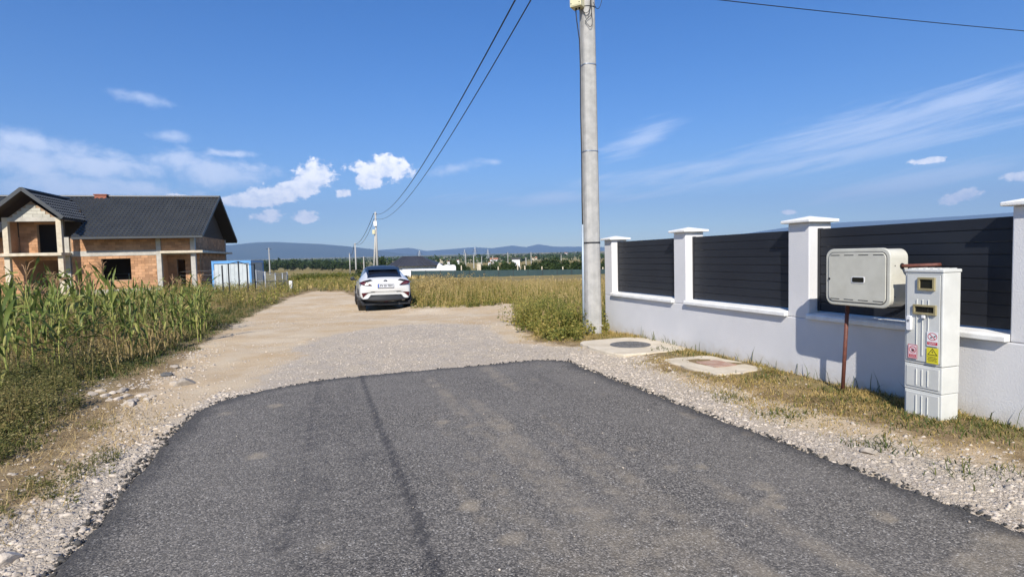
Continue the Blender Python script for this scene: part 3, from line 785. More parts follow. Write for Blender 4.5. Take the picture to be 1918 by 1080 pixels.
# ------------------------------------------------------------------ near concrete pole
def catenary(a, b, sag, n=40):
    a = Vector(a); b = Vector(b)
    return [a.lerp(b, k / n) + Vector((0, 0, -4 * sag * (k / n) * (1 - k / n))) for k in range(n + 1)]
PX, PY = 1.585, 11.42
def build_pole():
    gz = float(terrain(PX, PY))
    r = empty('utility_pole', (PX, PY, gz), W_RZ, 'tall tapering concrete utility pole in the foreground with a cable and steel straps', 'utility pole')
    Ht = 9.0
    def sec(z, k):
        w = k; out = []
        for x, y in rrect(w, w * .92, w * .30, 3): out.append((x, y, z))
        return out
    vs, fs = [], []; zs = [-.4, 0, 3, 6, Ht]; n = 16
    for z in zs: vs += sec(z, .345 - .0105 * z)
    for i in range(len(zs) - 1):
        for k in range(n): fs.append((i * n + k, i * n + (k + 1) % n, (i + 1) * n + (k + 1) % n, (i + 1) * n + k))
    fs += [tuple(range(n - 1, -1, -1)), tuple((len(zs) - 1) * n + k for k in range(n))]
    MB().add(vs, fs).build('shaft', M['concrete_pole'], r)
    Ri = Matrix.Rotation(-W_RZ, 3, 'Z')
    def L(x, y, z): return Ri @ Vector((x, y, z))         # world-aligned offsets
    for z, m, hh in ((5.22, 'steel', .018), (3.57, 'steel', .018), (1.80, 'post_dark', .028), (6.30, 'post_dark', .014)):
        k = .345 - .0105 * z + .012
        o = []
        for x, y in rrect(k, k * .92, k * .30, 4): o.append((x, y))
        MB().prism(o, 2, z - hh / 2, z + hh / 2).build('strap', M[m], r)
    MB().box((-.176, -.150, .16), (.176, .150, .175)).build('base_band', M['concrete'], r, bevel=.004)
    MB().tube([L(-.185, -.06, -.1), L(-.178, -.06, 1.0), L(-.170, -.05, 2.16)], .021, 10).build('conduit', M['zinc'], r, True)
    cp = [L(-.170, -.05, 2.10), L(-.172, -.05, 2.6), L(-.163, -.05, 3.5), L(-.168, -.05, 4.3), L(-.156, -.05, 5.2), L(-.165, -.06, 5.7), L(-.215, -.09, 6.05), L(-.235, -.10, 6.30)]
    MB().tube(cp, .011, 8).build('cable', M['cable'], r, True)
    bx = MB(); c = L(-.15, -.17, 0); 
    bxo = MB().box((-.115, -.10, 0), (.115, .10, .42)).build('junction_box', M['box_cream'], r, bevel=.008)
    bxo.location = L(-.20, -.13, 6.27); bxo.rotation_euler = (0, 0, -W_RZ - .55)
    MB().box((-.097, -.106, .02), (.097, -.0995, .40)).build('cover', M['box_cream'], bxo, bevel=.003)
    for x in (-.085, .085): MB().tube([(x, -.113, .06), (x, -.1055, .06)], .009, 8).build('screw', M['dark'], bxo)
    MB().tube([(-.03, 0, -.03), (-.03, 0, .01)], .018, 8).build('cable_gland', M['dark'], bxo)
    MB().tube([(.04, 0, -.03), (.04, 0, .01)], .018, 8).build('cable_gland', M['dark'], bxo)
    # loops of thin cable round the front
    for pts in ([(-.13, -.12, 6.24), (-.05, -.185, 6.15), (.03, -.175, 6.25), (.06, -.165, 6.6), (.07, -.16, 7.2)],
                [(-.10, -.14, 6.23), (-.04, -.185, 6.09), (.02, -.180, 6.20), (.04, -.17, 6.5), (.05, -.16, 7.0)],
                [(-.07, -.175, 6.00), (.0, -.185, 6.07), (.05, -.175, 6.13), (.065, -.17, 6.3), (.085, -.16, 6.8)],
                [(-.07, -.175, 6.01), (-.02, -.185, 5.94), (.03, -.185, 5.89), (.07, -.17, 5.97), (.06, -.17, 6.2), (.03, -.165, 6.6), (.02, -.16, 7.1)],
                [(.10, -.15, 6.36), (.16, -.12, 6.26), (.22, -.1, 6.28), (.27, -.1, 6.42), (.30, -.1, 6.7), (.22, -.1, 7.2)]):
        P_ = [L(*p) for p in pts]
        sm = []
        for i in range(len(P_) - 1):
            p0, p1, p2, p3 = P_[max(i - 1, 0)], P_[i], P_[i + 1], P_[min(i + 2, len(P_) - 1)]
            for k in range(6):
                t = k / 6
                sm.append(.5 * ((2 * p1) + (p2 - p0) * t + (2 * p0 - 5 * p1 + 4 * p2 - p3) * t * t + (3 * p1 - p0 - 3 * p2 + p3) * t ** 3))
        MB().tube(sm + [P_[-1]], .0055, 6).build('cable_loop', M['cable'], r, True)
    MB().tube([L(-.2, -.1, 8.55), L(.2, -.1, 8.55)], .03, 8).build('bracket', M['post_dark'], r)
build_pole()

def far_pole(px, py_top, D, label, h, rad=.14, brace=False, boxes=False, arm=False, group=None):
    tp = P(px, py_top, D); gz = float(terrain(tp.x, tp.y))
    H = tp.z - gz
    r = empty('utility_pole', (tp.x, tp.y, gz), 0, label, 'utility pole', group)
    MB().tube([(0, 0, -.5), (0, 0, H)], [rad, rad * .72], 10).build('shaft', M['concrete_pole'], r, True)
    MB().tube([(-.35 if arm else -rad * 1.5, 0, H - .25), (rad * 1.2, 0, H - .25)], .045, 6).build('bracket', M['post_dark'], r)
    if brace: MB().tube([(-.85, .8, -.5), (-.10, .05, H * .72)], [rad * .9, rad * .7], 10).build('brace', M['concrete_pole'], r, True)
    if boxes:
        MB().box((-.25, -.32, H - 2.0), (.22, -.1, H - 1.3)).build('junction_box', M['white_paint'], r, bevel=.02)
        MB().box((-.48, -.30, H - 3.1), (-.10, -.1, H - 2.5)).build('junction_box', M['box_cream'], r, bevel=.02)
    return tp
tp2 = far_pole(703, 397, 82, 'weathered concrete pole with a leaning brace behind the white car', 8.5, .17, True, True, True)
tp3 = far_pole(665, 455, 128, 'thin concrete pole just left of the braced pole', 8.5, .19)
tp4 = far_pole(654.5, 474, 215, 'smallest pole of the overhead line, farthest left of the car', 8.5, .22)

def build_wires():
    A = Vector((PX - .2, PY - .1, 8.55)); A2 = Vector((PX + .06, PY - .1, 8.35))
    def wire(name, a, b, sag, rad, label, group=None):
        mb = MB(); mb.tube(catenary(a, b, sag), rad, 6); o = mb.build(name, M['cable'], None, True)
        tag(o, label, 'cable', group)
    B = tp2 + Vector((0, 0, -.3)); B2 = tp2 + Vector((0, 0, -.9))
    wire('overhead_cable', A, B, WS[0], .020, 'upper black overhead cable sagging from the near pole to the braced pole')
    wire('overhead_cable', A2, B2, WS[1], .016, 'lower thinner overhead cable sagging from the near pole to the braced pole')
    wire('overhead_cable', tp2 + Vector((-.3, 0, -.3)), tp3 + Vector((0, 0, -.25)), 1.0, .035, 'upper dark cable from the braced pole to the thin pole')
    wire('overhead_cable', tp2 + Vector((-.2, 0, -.9)), tp3 + Vector((.3, 0, -.25)), 1.25, .028, 'lower dark cable from the braced pole to the thin pole')
    wire('overhead_cable', tp3 + Vector((-.2, 0, -.25)), tp4 + Vector((0, 0, -.25)), 1.4, .05, 'cable between the two farthest poles of the line')
    E1 = P(2300, 86, 19)
    wire('overhead_cable', Vector((PX + .1, PY - .12, 6.72)), E1, WS[2], .010, 'single thin cable crossing the upper right of the sky')
WS = (1.75, 1.95, .12)
build_wires()

# ------------------------------------------------------------------ unfinished brick house
H_RZ = R(15.5)
HO = P(125, 470, 39)
def build_house():
    HZ = -.38
    r = empty('brick_house', (HO.x, HO.y, HZ), H_RZ, 'unfinished two-storey brick house with dark metal tile roof and empty window openings', 'house')
    # local: x along the facade (right), y away, z up from ground
    T1, DEP = 7.75, 10.6                 # right corner, depth
    BL, BW, BH = .43, .012, .19          # block length, joint, height
    count = [0]
    brick_me = MB().box((0, -.022, 0), (BL - BW, .03, BH - BW)).mesh('brick')
    half_me = MB().box((0, -.022, 0), (BL / 2 - BW, .03, BH - BW)).mesh('brick')
    def bricks(wall, x0, x1, z0, z1, y, holes, budget, axis='x', jit=True):
        """brick facing in front of a mortar plane at y; single bricks up to the budget, the rest joined"""
        rest = MB(); row = 0; z = z0
        while z < z1 - .05:
            hgt = min(BH, z1 - z); x = x0 - (BL / 2 if row % 2 else 0)
            while x < x1 - .03:
                a, b = max(x, x0), min(x + BL, x1)
                segs = [(a, b)]
                for hx0, hx1, hz0, hz1 in holes:
                    if z + hgt / 2 > hz0 and z + hgt / 2 < hz1:
                        ns = []
                        for (p, q) in segs:
                            if q <= hx0 or p >= hx1: ns.append((p, q))
                            else:
                                if p < hx0: ns.append((p, hx0))
                                if q > hx1: ns.append((hx1, q))
                        segs = ns
                for p, q in segs:
                    if q - p < .05: continue
                    dy = rnd.uniform(-.006, .006)
                    if axis == 'x' and budget > 0 and count[0] < 300:
                        o = link('brick', brick_me if q - p > BL * .8 else half_me, M['brick'], wall); o.location = (p, y + dy, z); count[0] += 1
                        o.scale = ((q - p - BW) / ((BL if q - p > BL * .8 else BL / 2) - BW), 1, (hgt - BW) / (BH - BW))
                    elif axis == 'x': rest.box((p, y - .022 + dy, z), (q - BW, y + .03 + dy, z + hgt - BW))
                    else: rest.box((y - .03 + dy, p, z), (y + .022 + dy, q - BW, z + hgt - BW))
                x += BL
            z += BH; row += 1
        if rest.v: tag(rest.build('brickwork', M['brick'], wall), kind='stuff')
    def panel(name, x0, x1, z0, z1, y0, y1, holes, mat):
        """wall slab with rectangular openings"""
        mb = MB(); xs = sorted({x0, x1, *[h[0] for h in holes], *[h[1] for h in holes]}); zs = sorted({z0, z1, *[h[2] for h in holes], *[h[3] for h in holes]})
        for i in range(len(xs) - 1):
            for j in range(len(zs) - 1):
                cx, cz = (xs[i] + xs[i + 1]) / 2, (zs[j] + zs[j + 1]) / 2
                if not any(h[0] < cx < h[1] and h[2] < cz < h[3] for h in holes): mb.box((xs[i], y0, zs[j]), (xs[i + 1], y1, zs[j + 1]))
        return mb.build(name, mat, r)
    EZ = 4.05                                # wall head
    win = (1.98, 3.74, 1.04, 2.50)
    f = panel('front_wall', .22, 5.35, 0, EZ, .03, .30, [win], M['mortar'])
    bricks(f, .30, 5.33, .42, 2.70, .03, [win], 300)
    bricks(f, .30, 5.33, 3.06, EZ, .03, [], 300)
    # lintel beam across the facade, corner posts, plinth
    MB().box((.22, -.02, 2.70), (5.34, .31, 3.055)).build('ring_beam', M['concrete'], r, bevel=.01)
    MB().box((.0, -.06, -.3), (5.6, .02, .40)).build('plinth', M['concrete'], r, bevel=.02)
    for x, y, top in ((-.12, -.05, EZ), (5.345, -.05, EZ), (7.50, -.05, EZ), (7.50, DEP - .3, EZ)):
        MB().box((x, y, -.3), (x + .30, y + .32, top)).build('corner_post', M['concrete'], r, bevel=.015)
    # porch part: recessed ground floor with door openings, canopy slab, upper wall
    u = panel('porch_upper_wall', 5.66, 7.49, 2.97, EZ, .03, .30, [], M['mortar']); bricks(u, 5.67, 7.49, 3.0, EZ, .03, [], 300)
    dr = [(6.20, 6.75, .1, 2.35), (7.12, 7.49, .1, 2.6)]
    g = panel('porch_wall', 5.36, 7.74, 0, 2.80, 1.50, 1.75, dr, M['mortar']); bricks(g, 5.37, 7.74, .1, 2.78, 1.50, dr, 0)
    MB().box((5.40, .305, -.2), (5.62, 1.50, 2.80)).build('porch_side_wall', M['brick'], r)
    s = MB(); s.box((5.66, -.35, 2.80), (8.35, 1.6, 2.965)); s.box((7.81, 1.602, 2.80), (8.30, DEP, 2.95)); s.build('canopy_slab', M['concrete_pale'], r, bevel=.01)
    # right side wall in shade
    sw = MB().box((7.46, 1.76, -.2), (7.74, DEP - .31, 2.795)).box((7.46, .31, 2.97), (7.74, DEP - .31, EZ)); sw = sw.build('side_wall', M['mortar'], r)
    bricks(sw, 1.8, DEP - .35, .3, 2.78, 7.75, [], 0, 'y'); bricks(sw, .4, DEP - .35, 3.0, EZ, 7.75, [], 0, 'y')
    bk = panel('back_wall', -9, 7.7, -.2, EZ, DEP - .3, DEP, [(-2.2, -.9, .6, 2.4)], M['brick'])
    MB().box((-9, .31, 2.72), (7.45, DEP - .31, 2.94)).build('floor_slab', M['concrete'], r)
    MB().box((-9, .31, -.25), (7.45, DEP - .31, .02)).build('ground_slab', M['concrete'], r)
    MB().box((.22, .31, EZ - .02), (7.45, DEP - .31, EZ + .14)).build('attic_slab', M['concrete'], r)
    MB().box((.1, 4.6, .03), (5.3, 4.85, 2.7)).build('dark_backing', M['soffit'], r)  # shade of the unlit room put into a near-black wall colour
    MB().box((-2.6, 2.2, 2.95), (.1, 2.4, 6.0)).build('dark_backing', M['soffit'], r); MB().box((-2.9, .3, 5.21), (.2, 2.2, 5.3)).build('loggia_ceiling', M['concrete'], r)  # backing and ceiling added to shut out daylight; backing coloured near-black as shade
    # projecting bay on the left with a loggia
    BY = -1.25
    for x in (-2.95, -.02):
        MB().box((x, BY, -.3), (x + .30, BY + .3, 5.25)).build('bay_post', M['concrete_pale'], r, bevel=.015)
    MB().box((-3.2, BY - .25, 2.78), (.30, .02, 2.965)).build('balcony_slab', M['concrete_pale'], r, bevel=.01)
    up = panel('loggia_wall', -2.62, -.13, 2.97, 5.2, .03, .28, [(-1.62, -.20, 2.97, 4.92)], M['mortar']); bricks(up, -2.62, -.13, 2.98, 5.2, .03, [(-1.62, -.20, 2.97, 4.92)], 0)
    lo = panel('bay_ground_wall', -9, -.13, 0, 2.77, .03, .28, [(-2.4, -.5, .1, 2.5), (-5.6, -4.2, 1.0, 2.4)], M['mortar']); bricks(lo, -9, -.13, .2, 2.76, .03, [(-2.4, -.5, .1, 2.5), (-5.6, -4.2, 1.0, 2.4)], 0)
    lw = panel('left_wing_wall', -9, -2.66, 2.97, EZ, .03, .28, [], M['mortar']); bricks(lw, -9, -2.66, 2.98, EZ, .03, [], 0)
    sd_ = MB().box((-2.94, BY + .31, 2.97), (-2.7, .02, 5.2)); sd_.build('loggia_cheek', M['brick'], r)
    MB().box((-2.95, BY + .02, 5.0), (.28, BY + .26, 5.27)).build('bay_lintel', M['concrete'], r, bevel=.01)
    # bay gable in pale blocks
    gx0, gx1, gz0, gt = -2.6, -.05, 5.275, 6.30
    gm = MB(); gm.prism([(gx0, gz0), (gx1, gz0), ((gx0 + gx1) / 2, gt)], 1, BY + .06, BY + .24); gab = gm.build('gable', M['mortar'], r)
    z = gz0; row = 0
    while z < gt - .2:
        k = (z + .2 - gz0) / (gt - gz0); half = (gx1 - gx0) / 2 * (1 - k); c = (gx0 + gx1) / 2; x = c - half
        while x < c + half - .1:
            l = min(.55, c + half - x); bb = MB().box((x, BY + .03, z), (x + l - .012, BY + .10, z + .188)).build('block', M['aac'], gab); x += l
        z += .2; row += 1
    # roofs: pressed metal tiles, real steps and waves
    def tile_roof(name, p0, ux, uy, W, Lg, clip=None):
        """p0 eave corner; ux unit along eave; uy unit up slope"""
        ux = Vector(ux); uy = Vector(uy); nz = ux.cross(uy).normalized()
        if nz.z < 0: nz = -nz
        nx = int(W / .06); rows = int(Lg / .35); V = []; Fc = []
        cols = nx + 1
        for j in range(rows + 1):
            for e in (0, 1):
                t = j * .35 - (.002 if e == 0 else -.002)
                t = min(max(t, 0), Lg)
                for i in range(cols):
                    a = i * W / nx
                    h = .05 * math.sin(2 * math.pi * a / .30) + (.0 if e == 0 else .10)
                    V.append(Vector(p0) + ux * a + uy * t + nz * h)
        # ring order: row j lower edge (e=1, raised) to row j+1 upper edge (e=0, low)
        for j in range(rows):
            a0 = (2 * j + 1) * cols; b0 = (2 * j + 2) * cols
            for i in range(nx): Fc.append((a0 + i, a0 + i + 1, b0 + i + 1, b0 + i))
            c0 = (2 * j) * cols
            for i in range(nx): Fc.append((c0 + i, c0 + i + 1, a0 + i + 1, a0 + i))
        if clip:
            Fc = [q for q in Fc if clip(sum((V[k] for k in q), Vector()) / 4)]
        mb = MB(); mb.v = [tuple(v) for v in V]; mb.f = Fc
        me = mb.mesh(name, False)
        return link(name, me, M['metal_roof'], r)
    ex0, ex1 = -9.5, 8.55
    ey, ez = -1.05, 3.93
    ry, rz = DEP / 2, 7.25
    sl = math.atan2(rz - ez, ry - ey); Ls = math.hypot(rz - ez, ry - ey)
    bt = (-1.38, 6.98)                                   # bay ridge x, z
    bs = (6.98 - 5.18) / 2.1                              # bay slope
    def bay_z(x): return bt[1] - bs * abs(x - bt[0])
    def main_z(y): return ez + (y - ey) * math.tan(sl)
    def main_clip(c): return not (abs(c.x - bt[0]) < 2.08 and bay_z(c.x) > main_z(c.y) + .03)
    roof = tile_roof('roof', (ex0, ey, ez), (1, 0, 0), (0, math.cos(sl), math.sin(sl)), ex1 - ex0, Ls, main_clip)
    tile_roof('roof_back', (ex1, 2 * ry - ey, ez), (-1, 0, 0), (0, -math.cos(sl), math.sin(sl)), ex1 - ex0, Ls)
    und = MB(); th = .09
    def slab(mb, pts, dz): mb.add([(x, y, z) for x, y, z in pts] + [(x, y, z - dz) for x, y, z in pts], [(0, 1, 2, 3), (7, 6, 5, 4), (0, 4, 5, 1), (1, 5, 6, 2), (2, 6, 7, 3), (3, 7, 4, 0)])
    o_ = .035
    slab(und, [(.75, ey + .02, ez - o_), (ex1 - .02, ey + .02, ez - o_), (ex1 - .02, ry, rz - o_), (.75, ry, rz - o_)], th)
    slab(und, [(ex0, ry, rz - o_), (ex1 - .02, ry, rz - o_), (ex1 - .02, 2 * ry - ey, ez - o_), (ex0, 2 * ry - ey, ez - o_)], th)
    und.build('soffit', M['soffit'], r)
    # gable end closing wall (its shade put into the dark colour), barge boards, ridge cap, gutter line
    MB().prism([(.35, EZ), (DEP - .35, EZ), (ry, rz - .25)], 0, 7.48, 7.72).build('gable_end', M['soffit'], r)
    bb = MB(); bb.bar((ex1, ey - .02, ez + .02), (ex1, ry, rz + .04), .05, .20); bb.bar((ex1, ry, rz + .04), (ex1, 2 * ry - ey, ez + .02), .05, .20); bb.build('barge_board', M['fascia'], r)
    MB().tube([(ex0, ry, rz + .05), (ex1 + .02, ry, rz + .05)], .09, 8).build('ridge_cap', M['metal_roof'], roof)
    MB().box((.72, ey - .03, ez - .10), (ex1, ey + .01, ez + .03)).build('eave_board', M['fascia'], roof)
    c = MB(); c.box((-.02, ry - .25, rz - .2), (.75, ry + .35, rz + .13)); c.box((-.08, ry - .31, rz + .1302), (.81, ry + .41, rz + .20)); c.build('chimney', M['chimney_brick'], roof)
    # bay roof
    fy = BY - .85; by_end = ry
    for sgn in (1, -1):
        hw = 2.12; a = math.atan(bs); Lb = hw / math.cos(a)
        p0 = (bt[0] + sgn * hw, fy if sgn > 0 else by_end, bt[1] - bs * hw)
        def clip(cc): return bay_z(cc.x) > main_z(cc.y) - .02 or cc.y < ey
        tile_roof('bay_roof', p0, (0, 1, 0) if sgn > 0 else (0, -1, 0), (-sgn * math.cos(a), 0, math.sin(a)), by_end - fy, Lb, clip)
        u2 = MB(); z_e = bt[1] - bs * hw - o_
        yb = ey + (z_e - ez) / math.tan(sl)
        slab(u2, [(bt[0], fy + .02, bt[1] - o_), (bt[0] + sgn * hw, fy + .02, z_e), (bt[0] + sgn * hw, max(yb, .2), z_e), (bt[0], 4.0, bt[1] - o_)], .08)
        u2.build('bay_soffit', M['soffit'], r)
        b2 = MB(); b2.bar((bt[0], fy - .01, bt[1] + .03), (bt[0] + sgn * (hw + .02), fy - .01, bt[1] - bs * hw + .01), .05, .22); b2.build('barge_board', M['fascia'], r)
    MB().tube([(bt[0], fy, bt[1] + .04), (bt[0], 4.3, bt[1] + .04)], .08, 8).build('ridge_cap', M['metal_roof'], roof)
build_house()

# ------------------------------------------------------------------ site cabin, fences on the left
def build_cabin():
    p = P(471, 515, 39.5); gz = float(terrain(p.x, p.y)) - .02
    r = empty('site_cabin', (p.x, p.y, gz), H_RZ, 'small white site cabin with bright blue steel corner frame behind the wire fence', 'cabin')
    w, d, h = 2.45, 5.9, 2.02
    MB().box((-w + .06, .06, .1), (-.06, d - .06, h - .07)).build('panel_wall', M['cabin_panel'], r)
    f = .13
    for x0, y0 in ((-w, 0), (-f, 0), (-w, d - f), (-f, d - f)): MB().box((x0, y0, 0), (x0 + f, y0 + f, h)).build('corner_post', M['blue_steel'], r, bevel=.01)
    for z in (0, h - f):
        for y0 in (.003, d - f + .003): MB().box((-w + f, y0, z), (-f, y0 + f - .006, z + f)).build('rail', M['blue_steel'], r)
        for x0 in (-w + .003, -f + .003): MB().box((x0, f, z), (x0 + f - .006, d - f, z + f)).build('rail', M['blue_steel'], r)
    MB().box((-w - .01, -.01, h + .001), (.01, d + .01, h + .05)).build('roof', M['blue_steel'], r)
    for k in range(1, 9): MB().box((-w + .13 + k * .25, .045, .14), (-w + .145 + k * .25, .062, h - .14)).build('panel_joint', M['post_grey'], r)
    for k in range(1, 9): MB().box((-.062, .15 + k * .63, .14), (-.045, .165 + k * .63, h - .14)).build('panel_joint', M['post_grey'], r)
    for x, y, z in ((-1.7, .058, .55), (-.9, .058, .45), (-1.3, .058, .62)): MB().prism([(x - .16, z - .03), (x + .17, z + .01), (x + .12, z + .04), (x - .1, z + .02)], 1, .040, .059).build('rust_patch', M['post_grey'], r)
build_cabin()
def build_left_fences():
    # row of dark rods with a top rail
    rods = [((419, 560), 497), ((430.6, 556), 493), ((449.4, 555), 489), ((465.4, 554), 494), ((479.4, 552), 494)]
    base = [G(*b) for b, _ in rods]
    r = empty('rod_fence', base[0], 0, 'row of thin black steel fence posts standing in front of the site cabin', 'fence')
    tops = []
    for (b, yt), g in zip(rods, base):
        tz = P(b[0] - 4, yt, g.y).z
        tops.append(Vector((g.x, g.y, tz)))
        MB().bar(g - base[0] + Vector((0, 0, -.2)), Vector((g.x, g.y, tz)) - base[0], .05).build('post', M['post_dark'], r)
    for a, b in zip(tops[1:-1], tops[2:]): 
        MB().bar(a - base[0] + Vector((0, 0, -.03)), b - base[0] + Vector((0, 0, -.03)), .035).build('top_rail', M['post_dark'], r)
    # grey wire fence running left in front of the house
    gp = [((404.6, 551), 506), ((322.5, 543), 509), ((245, 548), 512), ((150, 550), 514)]
    gb = [G(*b) for b, _ in gp]
    r = empty('wire_fence', gb[0], 0, 'slack wire fence on thin grey posts in front of the brick house', 'fence')
    tops = []
    for (b, yt), g in zip(gp, gb):
        tz = P(b[0], yt, g.y).z; t = Vector((g.x - .05, g.y, tz)); tops.append(t)
        MB().tube([g - gb[0] + Vector((0, 0, -.2)), t - gb[0]], .035, 8).build('post', M['post_grey'], r, True)
    for k in range(5):
        w = MB(); fr = 1 - k * .19
        for (a, ta), (b, tb) in zip(zip(gb, tops), zip(gb[1:], tops[1:])):
            w.tube(catenary(a.lerp(ta, fr) - gb[0], b.lerp(tb, fr) - gb[0], .02, 8), .008, 4)
        w.build('wire', M['wire'], r)
    # grey mesh panels / gate beyond
    pts = [((481, 551), 505), ((498, 549.5), 508), ((517, 545), 511), ((530, 544), 511), ((539, 543), 509)]
    bs = [G(*b) for b, _ in pts]
    r = empty('mesh_gate', bs[0], 0, 'grey steel gate with mesh panels between the cabin and the track', 'gate')
    tops = []
    for (b, yt), g in zip(pts, bs):
        t = Vector((g.x, g.y, P(b[0], yt, g.y).z)); tops.append(t)
        MB().tube([g - bs[0] + Vector((0, 0, -.2)), t - bs[0]], .04, 8).build('post', M['post_grey'], r, True)
    for i in range(len(bs) - 1):
        for fr in (.97, .55, .12):
            MB().bar(bs[i].lerp(tops[i], fr) - bs[0], bs[i + 1].lerp(tops[i + 1], fr) - bs[0], .03).build('rail', M['post_grey'], r)
        m = MB()
        for k in range(1, 14):
            q = k / 14
            a = bs[i].lerp(bs[i + 1], q); b = tops[i].lerp(tops[i + 1], q)
            m.bar(a.lerp(b, .1) - bs[0], a.lerp(b, .97) - bs[0], .007)
        for k in range(1, 12): m.bar(bs[i].lerp(tops[i], .1 + k * .072) - bs[0], bs[i + 1].lerp(tops[i + 1], .1 + k * .072) - bs[0], .007)
        m.build('mesh_panel', M['wire'], r)
    g = G(544.5, 545.5); h = 20 * g.y / F_PX
    o = MB().prism([(-.095, -.1), (.095, -.1), (.085, h * .92), (.05, h), (-.085, h)], 1, -.09, .09)
    o = o.build('marker_post', M['white_paint'], None, bevel=.02); o.location = g; o.rotation_euler = (0, .04, .2)
    tag(o, 'stubby white concrete marker post at the end of the mesh gate', 'post')
    # weathered wooden stake by the near pole
    g = G(1081, 606)
    o = MB().prism([(-.032, -.15), (.03, -.15), (.034, .40), (.012, .43), (-.03, .42)], 1, -.014, .014).build('wooden_stake', M['wood'], None, bevel=.004)
    o.location = g; o.rotation_euler = (.05, .06, .3)
    tag(o, 'short weathered wooden stake among weeds left of the concrete pole', 'stake')
build_left_fences()

# ------------------------------------------------------------------ white crossover car
def text_mesh(txt, size, name='lettering', depth=.002):
    cu = bpy.data.curves.new(name, 'FONT'); cu.body = txt; cu.size = size; cu.extrude = depth; cu.offset = size * .035; cu.align_x = 'CENTER'; cu.align_y = 'CENTER'
    o = bpy.data.objects.new('tmp', cu); COL.objects.link(o)
    dg = bpy.context.evaluated_depsgraph_get(); me = bpy.data.meshes.new_from_object(o.evaluated_get(dg))
    bpy.data.objects.remove(o); me.name = name
    return me
def build_car():
    hd = R(17.0)
    c = Vector((-4.30, 19.62, 0)); fw = Vector((-math.sin(hd), math.cos(hd), 0)); rt = Vector((math.cos(hd), math.sin(hd), 0))
    org = c + fw * .82                                     # rear axle centre -> car origin at mid length, on the ground
    mid = c + fw * 2.18
    zL = float(terrain(*(mid - rt * .78)[:2])); zR = float(terrain(*(mid + rt * .78)[:2]))
    r = empty('parked_car', (mid.x, mid.y, (zL + zR) / 2 + .005), hd, 'white crossover car with black roof parked on the dirt track', 'car')
    r.rotation_euler = (0, -math.atan2(zR - zL, 1.56), hd)
    ST = [  # y, half width, z bottom, z shoulder, z window base, z top, roof half width
        (-2.16, .74, .40, .60, .63, .66, .60), (-2.17, .80, .34, .74, .80, .84, .62), (-2.11, .85, .31, .90, .97, 1.00, .60), (-2.03, .865, .30, .97, 1.04, 1.085, .58),
        (-1.86, .875, .30, .995, 1.065, 1.12, .56), (-1.55, .89, .30, 1.00, 1.09, 1.27, .53), (-1.15, .895, .26, .99, 1.09, 1.425, .53), (-.6, .885, .24, .965, 1.06, 1.515, .55),
        (.0, .88, .24, .945, 1.02, 1.54, .56), (.5, .88, .24, .935, .99, 1.49, .55), (1.05, .885, .25, .925, .965, 1.16, .56), (1.35, .89, .27, .90, .94, 1.01, .60),
        (1.75, .87, .28, .84, .88, .93, .60), (2.02, .80, .30, .72, .76, .80, .55), (2.16, .64, .36, .58, .60, .62, .45)]
    NP = 8
    def half(s):
        y, w, zb, zs, zw, zt, rw = s
        return [(.0, zb), (w * .86, zb), (w * .985, zb + (zs - zb) * .30), (w, zb + (zs - zb) * .62), (w * .965, zs), (min(w * .90, rw + .27), zw), (rw + (.06 if zt - zw > .2 else .02), zt - .055 * min(1, (zt - zw) / .3)), (rw * .72, zt), (0, zt + .012)]
    vs, body_f, glass_f, roof_f = [], [], [], []
    ring = []
    for s in ST:
        h = half(s); full = [(x, z) for x, z in h] + [(-x, z) for x, z in h[-2:0:-1]]
        ring.append(len(full)); bow = .10
        vs += [(x, s[0] + (abs(x) / .9) ** 2.6 * (bow if s[0] < -1.9 else (-bow if s[0] > 1.9 else 0)) * 1.1, z) for x, z in full]
    n = ring[0]
    names = list(range(n))
    for i in range(len(ST) - 1):
        for k in range(n):
            q = (i * n + k, (i + 1) * n + k, (i + 1) * n + (k + 1) % n, i * n + (k + 1) % n)
            kk = k if k < 8 else n - 1 - k                 # strip index from the bottom, mirrored
            ym = (ST[i][0] + ST[i + 1][0]) / 2
            cabin = -1.86 <= ym <= 1.2
            if cabin and kk == 5 and -1.3 < ym < 1.2: glass_f.append(q)
            elif cabin and kk >= 6: (glass_f if (ym < -1.15 or ym > .5) else roof_f).append(q)
            elif cabin and kk == 5 and ym < -1.3: body_f.append(q)
            else: body_f.append(q)
    body_f += [tuple(range(n)), tuple(range((len(ST) - 1) * n + n - 1, (len(ST) - 1) * n - 1, -1))]
    me = bpy.data.meshes.new('body'); me.from_pydata(vs, [], body_f + glass_f + roof_f); me.update()
    bm = bmesh.new(); bm.from_mesh(me); bmesh.ops.recalc_face_normals(bm, faces=bm.faces); bm.to_mesh(me); bm.free()
    # smooth the whole shell once, then cut it into body, glass and roof so that the seams stay flush
    idx = [0] * len(body_f) + [1] * len(glass_f) + [2] * len(roof_f)
    for mname in ('car_white', 'car_glass', 'car_roof'): me.materials.append(M[mname])
    me.polygons.foreach_set('material_index', idx)
    tmp = bpy.data.objects.new('tmp', me); COL.objects.link(tmp)
    sb = tmp.modifiers.new('s', 'SUBSURF'); sb.levels = sb.render_levels = 2
    dg = bpy.context.evaluated_depsgraph_get(); sm = bpy.data.meshes.new_from_object(tmp.evaluated_get(dg)); bpy.data.objects.remove(tmp)
    V = [tuple(v.co) for v in sm.vertices]; polys = [(p.material_index, tuple(p.vertices)) for p in sm.polygons]
    bvh = BVHTree.FromPolygons(V, [p[1] for p in polys])
